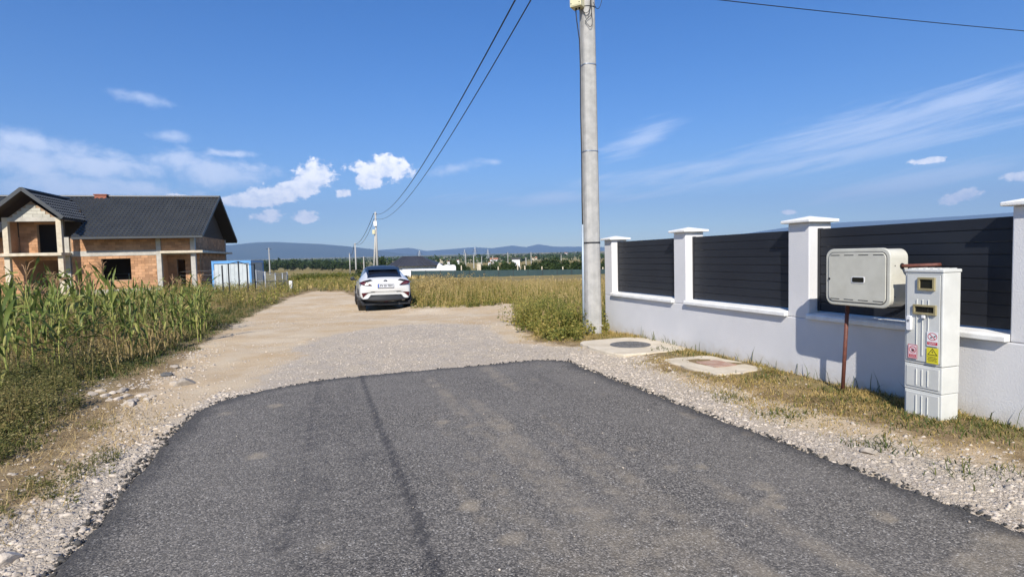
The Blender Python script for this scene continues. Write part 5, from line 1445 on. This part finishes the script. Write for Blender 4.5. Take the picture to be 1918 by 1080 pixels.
def joined(name, parts, mat, label, cat):
    V = []; F4 = []; F3 = []; off = 0
    for v, f4, f3 in parts:
        V.append(v)
        if f4 is not None and len(f4): F4.append(f4 + off)
        if f3 is not None and len(f3): F3.append(f3 + off)
        off += len(v)
    faces = ([np.concatenate(F4)] if F4 else []) + ([np.concatenate(F3)] if F3 else [])
    o = link(name, arrays_mesh(name, np.concatenate(V), faces), M[mat]); tag(o, label, cat, kind='stuff'); return o
def leafy(X, Y, Z, H, nl, ls, spread, r_, droop=.2, narrow=.28, low=.08):
    """upright weeds: thin stems with leaves spiralling outwards"""
    N = len(X); top = np.stack([X + r_.normal(0, .10, N) * H, Y + r_.normal(0, .10, N) * H, Z + H], 1); bot = np.stack([X, Y, Z - .02], 1)
    sw = .0035 + .002 * r_.random(N)
    sx = np.stack([sw, np.zeros(N), np.zeros(N)], 1); sy = np.stack([np.zeros(N), sw, np.zeros(N)], 1)
    Vs = np.stack([bot - sx, bot + sx, top + sx * .4, top - sx * .4, bot - sy, bot + sy, top + sy * .4, top - sy * .4], 1).reshape(-1, 3)
    k = (np.arange(N) * 8)[:, None]; Fs = np.concatenate([k + np.array([[0, 1, 2, 3]]), k + np.array([[4, 5, 6, 7]])])
    t = r_.uniform(low, 1.0, (N, nl)); a = r_.uniform(0, 2 * math.pi, (N, nl))
    env = np.sin(np.clip(t, .0, 1) * math.pi * .86 + .22)
    d = np.stack([np.cos(a), np.sin(a), r_.uniform(-droop, .8, (N, nl))], 2); d /= np.linalg.norm(d, axis=2)[..., None]
    p = bot[:, None] + (top - bot)[:, None] * t[..., None] + d * (spread * H[:, None] * env * r_.uniform(.2, 1, (N, nl)))[..., None]
    L = (ls * (1.15 - .55 * t) * r_.uniform(.6, 1.3, (N, nl)))[..., None]
    s = np.cross(d, r_.normal(size=(N, nl, 3))); s /= np.linalg.norm(s, axis=2)[..., None]
    V = np.stack([p, p + d * L * .5 + s * L * narrow, p + d * L, p + d * L * .5 - s * L * narrow], 2).reshape(-1, 3)
    Fq = np.arange(N * nl * 4).reshape(-1, 4)
    return np.concatenate([Vs, V]), np.concatenate([Fs, Fq + len(Vs)]), None
def stalks(X, Y, Z, H, r_, heads=7, hl=.30, hs=.020):
    """dry grass stalks with a seed head"""
    N = len(X); a = r_.uniform(0, 2 * math.pi, N); ln = r_.uniform(.02, .28, N)
    dx = np.stack([np.cos(a) * ln, np.sin(a) * ln, np.zeros(N)], 1)
    p0 = np.stack([X, Y, Z - .02], 1); p1 = p0 + dx * (H * .4)[:, None] + np.array([0, 0, 1.]) * (H * .6)[:, None]; p2 = p0 + dx * H[:, None] + np.array([0, 0, 1.]) * H[:, None]
    b = r_.uniform(0, math.pi, N); W = np.stack([np.cos(b), np.sin(b), np.zeros(N)], 1) * .0042
    V = np.stack([p0 - W, p0 + W, p1 + W, p1 - W, p2 + W * .5, p2 - W * .5], 1).reshape(-1, 3)
    k = (np.arange(N) * 6)[:, None]; Fq = np.concatenate([k + np.array([[0, 1, 2, 3]]), k + np.array([[3, 2, 4, 5]])])
    t = r_.random((N, heads)); q = p2[:, None] - (p2 - p1)[:, None] * (t * hl * 1.6)[..., None]
    d = r_.normal(size=(N, heads, 3)) * np.array([.6, .6, 1.0]) + np.array([0, 0, .7]); d /= np.linalg.norm(d, axis=2)[..., None]
    L = (hs * r_.uniform(.7, 1.8, (N, heads)))[..., None]; s = np.cross(d, r_.normal(size=(N, heads, 3))); s /= np.linalg.norm(s, axis=2)[..., None]
    Vh = np.stack([q, q + d * L * .5 + s * L * .35, q + d * L, q + d * L * .5 - s * L * .35], 2).reshape(-1, 3)
    Fh = np.arange(N * heads * 4).reshape(-1, 4)
    return np.concatenate([V, Vh]), np.concatenate([Fq, Fh + len(V)]), None
def zof(X, Y): return terrain(X, Y)
def build_veg():
    r_ = np.random.default_rng(33)
    dirt = lambda X, Y: np.maximum(sdist(X, Y, DIRT), sdist(X, Y, BARE)) + .55 * (fbm(X, Y, .9, 3) - .5) + .25 * (fbm(X + 7, Y, 3, 2) - .5)
    def nocar(X, Y):
        h = R(17); dx, dy = X + 4.30 + math.sin(h) * 2.18, Y - 19.62 - math.cos(h) * 2.18
        return ~((np.abs(dx * math.cos(h) + dy * math.sin(h)) < 1.05) & (np.abs(-dx * math.sin(h) + dy * math.cos(h)) < 2.5))
    # --- right meadow behind the car and to the pole
    meadow_front = road_poly_world([(772, 575), (900, 571), (962, 566), (972, 590), (985, 622), (1050, 640), (1092, 632), (1140, 624)])
    MP = np.vstack([meadow_front, [[2.4, 13], [10.5, 34.0], [-7.5, 40.0], [-5.6, 26.5]]])
    X, Y = sample_rect(60000, -8, 10, 11, 40, r_); keep = (sdist(X, Y, MP) + .5 * (fbm(X, Y, 1.1, 3) - .5) > 0) & (r_.random(len(X)) < np.clip(1.3 - (Y - 18) / 24, .25, 1)) & (wall_sn(X, Y)[1] < np.where(wall_sn(X, Y)[0] > -.3, -.1, 50))
    keep &= nocar(X, Y); X, Y = X[keep], Y[keep]; cl = fbm(X + 3, Y, .5, 3); dgrn = sstep(18.5, 13.5, Y)
    isdry = r_.random(len(X)) > .42 + .36 * dgrn
    H = (.27 + .36 * r_.random(len(X)) ** 1.3) * (.55 + .95 * cl) * np.where(Y > 17, 1.0, .95) * (1.08 - .62 * sstep(21.5, 33, Y))
    H = H * (.45 + .55 * sstep(0, 1.3, sdist(X, Y, MP)))
    Xd, Yd, Hd = X[isdry], Y[isdry], H[isdry]
    joined('dry_meadow', [stalks(Xd, Yd, zof(Xd, Yd), Hd, r_)], 'meadow', 'tall golden dry grass filling the plot between the car and the pole', 'grass')
    k = r_.integers(0, len(X), 900); joined('tall_stalks', [stalks(X[k], Y[k], zof(X[k], Y[k]), H[k] * 1.05 + .12, r_, 10, .45, .026)], 'straw', 'taller pale seed stalks rising above the dry meadow', 'grass')
    Xg, Yg, Hg = X[~isdry][::2], Y[~isdry][::2], H[~isdry][::2] * .78
    joined('meadow_weeds', [leafy(Xg, Yg, zof(Xg, Yg), Hg, 16, .075, .24, r_), blades(*(lambda a, b: (a, b, zof(a, b)))(X, Y), H * .5, np.full(len(X), .006), .5, r_)], 'meadow_green', 'green and yellowing weeds mixed into the dry grass', 'weeds')
    # --- taller shrubby clump beside the car and behind it
    C = []
    for px, py, n, sp in ((790, 566, 70, .9), (772, 560, 40, .8), (830, 562, 30, .8), (900, 560, 20, .7)):
        g = G0(px, py, -.15); xx = g[0] + r_.normal(0, sp, n); yy = g[1] + abs(r_.normal(0, sp, n)) + .2; ok = nocar(xx, yy) & (xx > -3.9); xx, yy = xx[ok], yy[ok]; n = len(xx)
        C.append(leafy(xx, yy, zof(xx, yy), r_.uniform(.45, .95, n), 46, .085, .26, r_))
    joined('bushy_weeds', C, 'meadow', 'bushy straw-coloured weeds crowding the right side of the car', 'weeds')
    # --- green weeds at the pole
    C = []
    for px, py, n, sx, h0, h1 in ((1050, 622, 60, .30, .30, .62), (1010, 612, 45, .28, .30, .70), (1075, 622, 40, .18, .25, .5), (1030, 600, 50, .4, .4, .8), (990, 610, 30, .2, .3, .6), (1128, 622, 14, .08, .2, .45), (1062, 634, 30, .25, .12, .3)):
        g = G0(px, py); xx = g[0] + r_.normal(0, sx, n); yy = g[1] + r_.normal(0, sx, n)
        ok = wall_sn(xx, yy)[1] < -.05; xx, yy = xx[ok], yy[ok]
        C.append(leafy(xx, yy, zof(xx, yy), r_.uniform(h0, h1, len(xx)), 54, .062, .28, r_))
    joined('pole_weeds', C, 'meadow_green', 'dense green weeds growing left of the concrete pole foot', 'weeds')
    # --- verge by the wall: dry tufts with green patches
    n = 60000; s = r_.uniform(-.6, 9.6, n); nn = -r_.random(n) * 2.2 - .01
    q = W0[None] - WU[None] * s[:, None] + WN[None] * nn[:, None]; X, Y = q[:, 0], q[:, 1]
    gd = sdist(X, Y, GRAV); patch = fbm(X + 11, Y, 1.25, 3)
    md = np.hypot((s - 2.08) / .84, (nn + .66) / .72) ; cd = np.hypot((s - 4.02) / .72, (nn + .52) / .5)
    keep = (r_.random(n) < sstep(.30, -.35, gd) * (.30 + .85 * sstep(.40, .60, patch))) & (md > 1.02) & (cd > .95)
    X, Y, patch = X[keep], Y[keep], patch[keep]; near = sstep(-.5, -.05, nn[keep])
    h = r_.uniform(.015, .045, len(X)) * (1 + .7 * near) * (.7 + patch)
    joined('verge_grass', [blades(X, Y, zof(X, Y), h, r_.uniform(.002, .0045, len(X)), 1.5, r_)], 'verge_grass', 'short dry yellow and green grass on the verge along the white wall', 'grass')
    G_ = []
    for px, py, w, k in ((1640, 760, .25, 240), (1560, 735, .14, 130), (1440, 712, .18, 160), (1740, 800, .22, 220), (1850, 800, .24, 300), (1890, 815, .2, 220), (1290, 665, .2, 160), (1240, 658, .12, 80), (1580, 722, .06, 60), (1650, 830, .13, 120), (1480, 770, .14, 110), (1370, 740, .13, 100), (1830, 880, .16, 100), (1700, 780, .2, 150)):
        g = G0(px, py, .04); xx = g[0] + r_.normal(0, w, k); yy = g[1] + r_.normal(0, w * .8, k); ok = wall_sn(xx, yy)[1] < -.02; xx, yy = xx[ok], yy[ok]
        G_.append(blades(xx, yy, zof(xx, yy), r_.uniform(.03, .09, len(xx)), r_.uniform(.003, .006, len(xx)), 1.3, r_))
    s = r_.uniform(0, 9, 260); q = W0[None] - WU[None] * s[:, None] + WN[None] * r_.uniform(-.09, -.015, 260)[:, None]
    G_.append(blades(q[:, 0], q[:, 1], zof(q[:, 0], q[:, 1]), r_.uniform(.06, .24, 260) * (r_.random(260) < .35) + .04, r_.uniform(.003, .006, 260), .7, r_))
    joined('verge_tufts', G_, 'low_grass', 'small green grass tufts on the verge at the foot of the white wall', 'grass')
    # --- left: weeds, low grass, dry growth, straw
    n = 64000; X, Y = sample_rect(n, -14, -2.6, 3.2, 34, r_); d = dirt(X, Y)
    Xl, Yl = sample_rect(230000, -12, -2.9, 4.5, 27, r_); dl = dirt(Xl, Yl); keep = (dl < .0) & (dl > -1.5) & (r_.random(len(Xl)) < np.clip(9 / Yl, .2, 1)) & nocar(Xl, Yl); Xl, Yl, dl = Xl[keep], Yl[keep], dl[keep]
    joined('edge_grass', [blades(Xl, Yl, zof(Xl, Yl), r_.uniform(.04, .14, len(Xl)) * (.25 + .75 * sstep(.05, -.6, dl)) * (.6 + fbm(Xl, Yl, .8)), r_.uniform(.003, .007, len(Xl)), 1.1, r_)], 'low_grass', 'low dark green grass along the left edge of the dirt track', 'grass')
    deep = -d
    keep = (deep > .35) & (Y > 4.0) & (r_.random(n) < np.clip(.115 * 12 / Y, .02, .24)); Xw, Yw = X[keep], Y[keep]; dw = deep[keep]
    nz = fbm(Xw + 21, Yw, .45, 3); green = nz + .3 * (r_.random(len(Xw)) - .5) > .53
    Hh = r_.uniform(.28, .62, len(Xw)) * sstep(.1, 1.9, dw) * (.75 + .5 * nz) * (1 + .25 * sstep(16, 8, Yw))
    Hh = np.maximum(Hh, .10)
    joined('verge_weeds', [leafy(Xw[green], Yw[green], zof(Xw[green], Yw[green]), Hh[green], 44, .045, .30, r_)], 'weed_green', 'dark green bushy weeds covering the left roadside before the maize', 'weeds')
    g2 = ~green
    joined('withered_weeds', [leafy(Xw[g2], Yw[g2], zof(Xw[g2], Yw[g2]), Hh[g2] * .95, 40, .040, .32, r_, narrow=.2), stalks(Xw[g2][::2], Yw[g2][::2], zof(Xw[g2][::2], Yw[g2][::2]), Hh[g2][::2] * 1.4, r_)], 'weed_dry', 'brown withered weeds and seed stalks in front of the maize', 'weeds')
    # nearest dark clump at the left frame edge
    C = []
    for px, py, k, sp, h0, h1 in ((0, 800, 110, .40, .22, .46), (50, 775, 80, .36, .15, .36), (20, 740, 110, .5, .25, .55), (110, 735, 40, .25, .08, .22), (-10, 880, 40, .22, .08, .22)):
        g = G0(px, py); xx = g[0] + r_.normal(0, sp, k); yy = g[1] + r_.normal(0, sp, k); ok = dirt(xx, yy) < .05; xx, yy = xx[ok], yy[ok]
        C.append(leafy(xx, yy, zof(xx, yy), r_.uniform(h0, h1, len(xx)), 64, .034, .34, r_, narrow=.22))
    for px, py, k, sp in ((150, 885, 14, .14), (70, 925, 16, .16), (190, 870, 10, .10), (110, 905, 10, .12), (20, 960, 12, .12), (175, 800, 8, .1)):
        g = G0(px, py); xx = g[0] + r_.normal(0, sp, k); yy = g[1] + r_.normal(0, sp, k)
        C.append(leafy(xx, yy, zof(xx, yy), r_.uniform(.03, .10, k), 30, .026, .8, r_, narrow=.22))
    joined('near_weeds', C, 'weed_green', 'dense fine-leaved dark weeds at the left edge of the picture', 'weeds')
    # straw litter and dry bent grass
    C = []
    for px, py, k, sp in ((145, 700, 260, .30), (90, 860, 420, .4), (30, 950, 260, .3), (270, 690, 160, .35), (190, 810, 420, .4), (250, 770, 260, .4), (140, 780, 300, .3)):
        g = G0(px, py, .05); xx = g[0] + r_.normal(0, sp, k); yy = g[1] + r_.normal(0, sp, k); ok = sdist(xx, yy, ASPH) < -.25; xx, yy = xx[ok], yy[ok]; k = len(xx); C.append(blades(xx, yy, zof(xx, yy) + .01, r_.uniform(.02, .12, k), r_.uniform(.0015, .0035, k), 3.0, r_))
    for px, py, k, sp in ((225, 680, 120, .5), (285, 655, 110, .5), (330, 635, 90, .5)):
        g = G0(px, py, .05); xx = g[0] + r_.normal(0, sp, k); yy = g[1] + r_.normal(0, sp, k); ok = dirt(xx, yy) < -.35; xx, yy = xx[ok], yy[ok]
        C.append(stalks(xx, yy, zof(xx, yy), r_.uniform(.15, .42, len(xx)), r_, 9, .5, .016)); C.append(blades(xx, yy, zof(xx, yy), r_.uniform(.15, .4, len(xx)), r_.uniform(.002, .004, len(xx)), 1.6, r_))
    joined('straw_litter', C, 'straw', 'pale straw and bent dry stalks lying in the left weeds', 'straw')
    # --- left field beyond the track, weeds round the fences and cabin
    X, Y = sample_rect(9000, -26, -8.5, 22, 44, r_); d = dirt(X, Y); keep = (d < -.3) & (r_.random(len(X)) < .55) & nocar(X, Y); X, Y = X[keep], Y[keep]
    nz = fbm(X, Y, .35, 3); H = r_.uniform(.25, .7, len(X)) * (.5 + nz); g1 = r_.random(len(X)) > .5
    joined('fence_weeds', [leafy(X[g1], Y[g1], zof(X[g1], Y[g1]), H[g1], 14, .10, .3, r_)], 'meadow_green', 'rough green weeds growing round the fence posts and cabin', 'weeds')
    joined('field_grass', [stalks(X[~g1], Y[~g1], zof(X[~g1], Y[~g1]), H[~g1] * .9, r_, 6, hs=.03)], 'meadow', 'dry grass round the fence and past the end of the track', 'grass')
    X, Y = sample_rect(26000, -34, 26, 33, 110, r_); d = dirt(X, Y); keep = (d < -.5) & ~((X > -9) & (Y > 42)) & (np.hypot(X + 24, Y - 45) > 9) & (X / Y > -.6) & (X / Y < .25); X, Y = X[keep], Y[keep]
    joined('far_field_grass', [blades(X, Y, zof(X, Y), r_.uniform(.2, .55, len(X)) * np.where(X > -7, .45, 1), r_.uniform(.02, .05, len(X)), .8, r_)], 'meadow', 'golden dry grass of the field beyond the track', 'grass')
    # sunflower strip
    g0, g1_ = P(556, 526, 62), P(650, 525, 62); k = 700; t = r_.random(k)
    X = g0.x + (g1_.x - g0.x) * t; Y = 62 + r_.uniform(-2.5, 2.5, k); Hs = r_.uniform(.7, 1.1, k)
    joined('sunflower_strip', [leafy(X, Y, zof(X, Y), Hs, 12, .22, .2, r_)], 'sunflower_leaf', 'strip of yellow-green sunflowers across the field beyond the track', 'crop', )
build_veg()

# ------------------------------------------------------------------ maize
def corn_leaf(L, W, a0, bend, twist, seed):
    rr = random.Random(seed); n = 9; V = []; Fc = []
    p = Vector((.012, 0, 0)); ang = a0
    for i in range(n + 1):
        t = i / n
        w = W * (min(1, .35 + 2.2 * t) * (1 - t ** 2.2)) + .001
        s = Vector((0, math.cos(twist * t), math.sin(twist * t))); up = Vector((-math.sin(ang), 0, math.cos(ang)))
        wav = .012 * math.sin(t * 14 + seed)
        V += [p + s * w + up * (w * .35 + wav), p, p - s * w + up * (w * .35 - wav)]
        d = Vector((math.cos(ang), 0, math.sin(ang))); p = p + d * (L / n); ang -= bend / n * (0.5 + 1.4 * t)
    for i in range(n):
        a, b = i * 3, (i + 1) * 3
        Fc += [(a, a + 1, b + 1, b), (a + 1, a + 2, b + 2, b + 1)]
    mb = MB(); mb.v = [tuple(v) for v in V]; mb.f = Fc; me = mb.mesh('leaf', False)
    for q in me.polygons: q.use_smooth = True
    return me
def build_corn():
    LV = [corn_leaf(.62, .026, 1.05, 1.1, .3, 1), corn_leaf(.72, .029, .95, 1.8, -.4, 2), corn_leaf(.58, .024, 1.2, .5, .5, 3), corn_leaf(.66, .030, .8, 2.3, .2, 4), corn_leaf(.50, .022, 1.3, .25, -.3, 5), corn_leaf(.74, .028, 1.0, 2.9, .6, 6), corn_leaf(.46, .025, .6, 2.6, -.6, 7)]
    ST_ = []
    for s in range(3):
        rr = random.Random(40 + s); pts = []; rad = []
        for k in range(9):
            pts.append((rr.uniform(-.012, .012) * k / 4, rr.uniform(-.012, .012) * k / 4, -.05 + k / 8 * 1.05)); rad.append(.013 * (1 - .07 * k))
        ST_.append(MB().tube(pts, rad, 7).mesh('stalk'))
    TS = []
    for s in range(3):
        rr = random.Random(60 + s); m = MB().tube([(0, 0, -.04), (.01, 0, .26)], [.006, .003], 5)
        for k in range(8):
            a = rr.uniform(0, 6.28); z = rr.uniform(.02, .16); l = rr.uniform(.12, .22); sp = rr.uniform(.35, .8)
            m.tube([(0, 0, z), (math.cos(a) * l * sp * .5, math.sin(a) * l * sp * .5, z + l * .62), (math.cos(a) * l * sp, math.sin(a) * l * sp, z + l * .75)], [.005, .006, .003], 4)
        TS.append(m.mesh('tassel'))
    EAR = MB().tube([(0, 0, 0), (.02, 0, .05), (.035, 0, .13), (.042, 0, .20), (.046, 0, .235)], [.012, .026, .028, .018, .005], 8).mesh('ear')
    for me in ST_ + [EAR]:
        for q in me.polygons: q.use_smooth = True
    def plant(x, y, h, label, group, tass=True, nl=None):
        z = float(terrain(x, y)); r = empty('maize_plant', (x, y, z), rnd.uniform(0, 6.28), label, 'maize', group)
        r.rotation_euler = (rnd.uniform(-.07, .07), rnd.uniform(-.07, .07), rnd.uniform(0, 6.28))
        st = link('stalk', rnd.choice(ST_), M['corn_stalk'], r); st.scale = (h / 1.3, h / 1.3, h)
        n = nl or rnd.randint(8, 11); base = rnd.uniform(0, 3.14)
        for k in range(n):
            t = .16 + .80 * k / n
            l = link('leaf', rnd.choice(LV if k < n - 3 else (LV[0], LV[2], LV[4])), M['corn_leaf'], r); s = (h + .35) / 1.45 * (1.0 - .35 * abs(t - .5)) * rnd.uniform(.8, 1.2)
            l.location = (0, 0, t * h); l.rotation_euler = (rnd.uniform(-.15, .15), rnd.uniform(-.15, .2), base + (k % 2) * math.pi + rnd.uniform(-.5, .5)); l.scale = (s, s, s)
        if tass:
            t_ = link('tassel', rnd.choice(TS), M['tassel'], r); t_.location = (0, 0, h * .99); s = rnd.uniform(.8, 1.2); t_.scale = (s, s, s)
        for k in range(rnd.choice((0, 1, 1, 1))):
            e = link('ear', EAR, M['corn_husk'], r); e.location = (.01, 0, h * rnd.uniform(.38, .5)); e.rotation_euler = (0, rnd.uniform(.02, .14), rnd.uniform(0, 6.28)); s = rnd.uniform(.6, .85); e.scale = (s, s, s)
    def at(px, py): g = G0(px, py, 0.08); return g[0], g[1]
    x, y = at(18, 735); plant(x, y, 1.22, 'tall maize plant cut off by the left picture edge, nearest to the camera', None, False)
    x, y = at(66, 712); plant(x, y, 1.30, 'tall tasselled maize plant left of the doorway, second from the picture edge', None)
    x, y = at(113, 700); plant(x, y, 1.18, 'leafy maize plant in front of the left house column', None)
    x, y = at(388, 615); plant(x, y, 1.12, 'last tasselled maize plant before the cabin, in front of the porch post', None)
    x, y = at(342, 622); plant(x, y, .98, 'tasselled maize plant in front of the porch doorway', None)
    pos_ = []
    tall = [(40, 700), (85, 690), (125, 682), (50, 672), (150, 672), (95, 665), (20, 690), (175, 665), (135, 655), (70, 650), (30, 655), (190, 650), (110, 645), (160, 640), (60, 635), (210, 650), (10, 640), (90, 630), (145, 628), (30, 622), (185, 632), (120, 622), (60, 616), (215, 634), (0, 665), (-20, 700), (-10, 720), (165, 652), (78, 676), (105, 690)]
    for px, py in tall:
        x, y = at(px + rnd.uniform(-6, 6), py + rnd.uniform(-3, 3)); plant(x, y, rnd.uniform(1.0, 1.34), 'tall maize plant crowded in the dense stand before the left half of the house', 'tall maize stand at the left', rnd.random() < .4)
    low = [(215 + 7.5 * k + rnd.uniform(-7, 7), 668 - k * 2.0 + rnd.uniform(-14, 12)) for k in range(0, 24, 2)] + [(190 + 9 * k + rnd.uniform(-7, 7), 628 - k * .9 + rnd.uniform(-10, 6)) for k in range(24)] + [(240 + 17 * k, 600 + rnd.uniform(-8, 8)) for k in range(9)]
    for px, py in low:
        x, y = at(px, py); plant(x, y, rnd.uniform(.74, 1.12), 'low maize plant with yellow ears in the thin row before the window wall', 'low maize before the house', rnd.random() < .12, rnd.randint(6, 8))
build_corn()
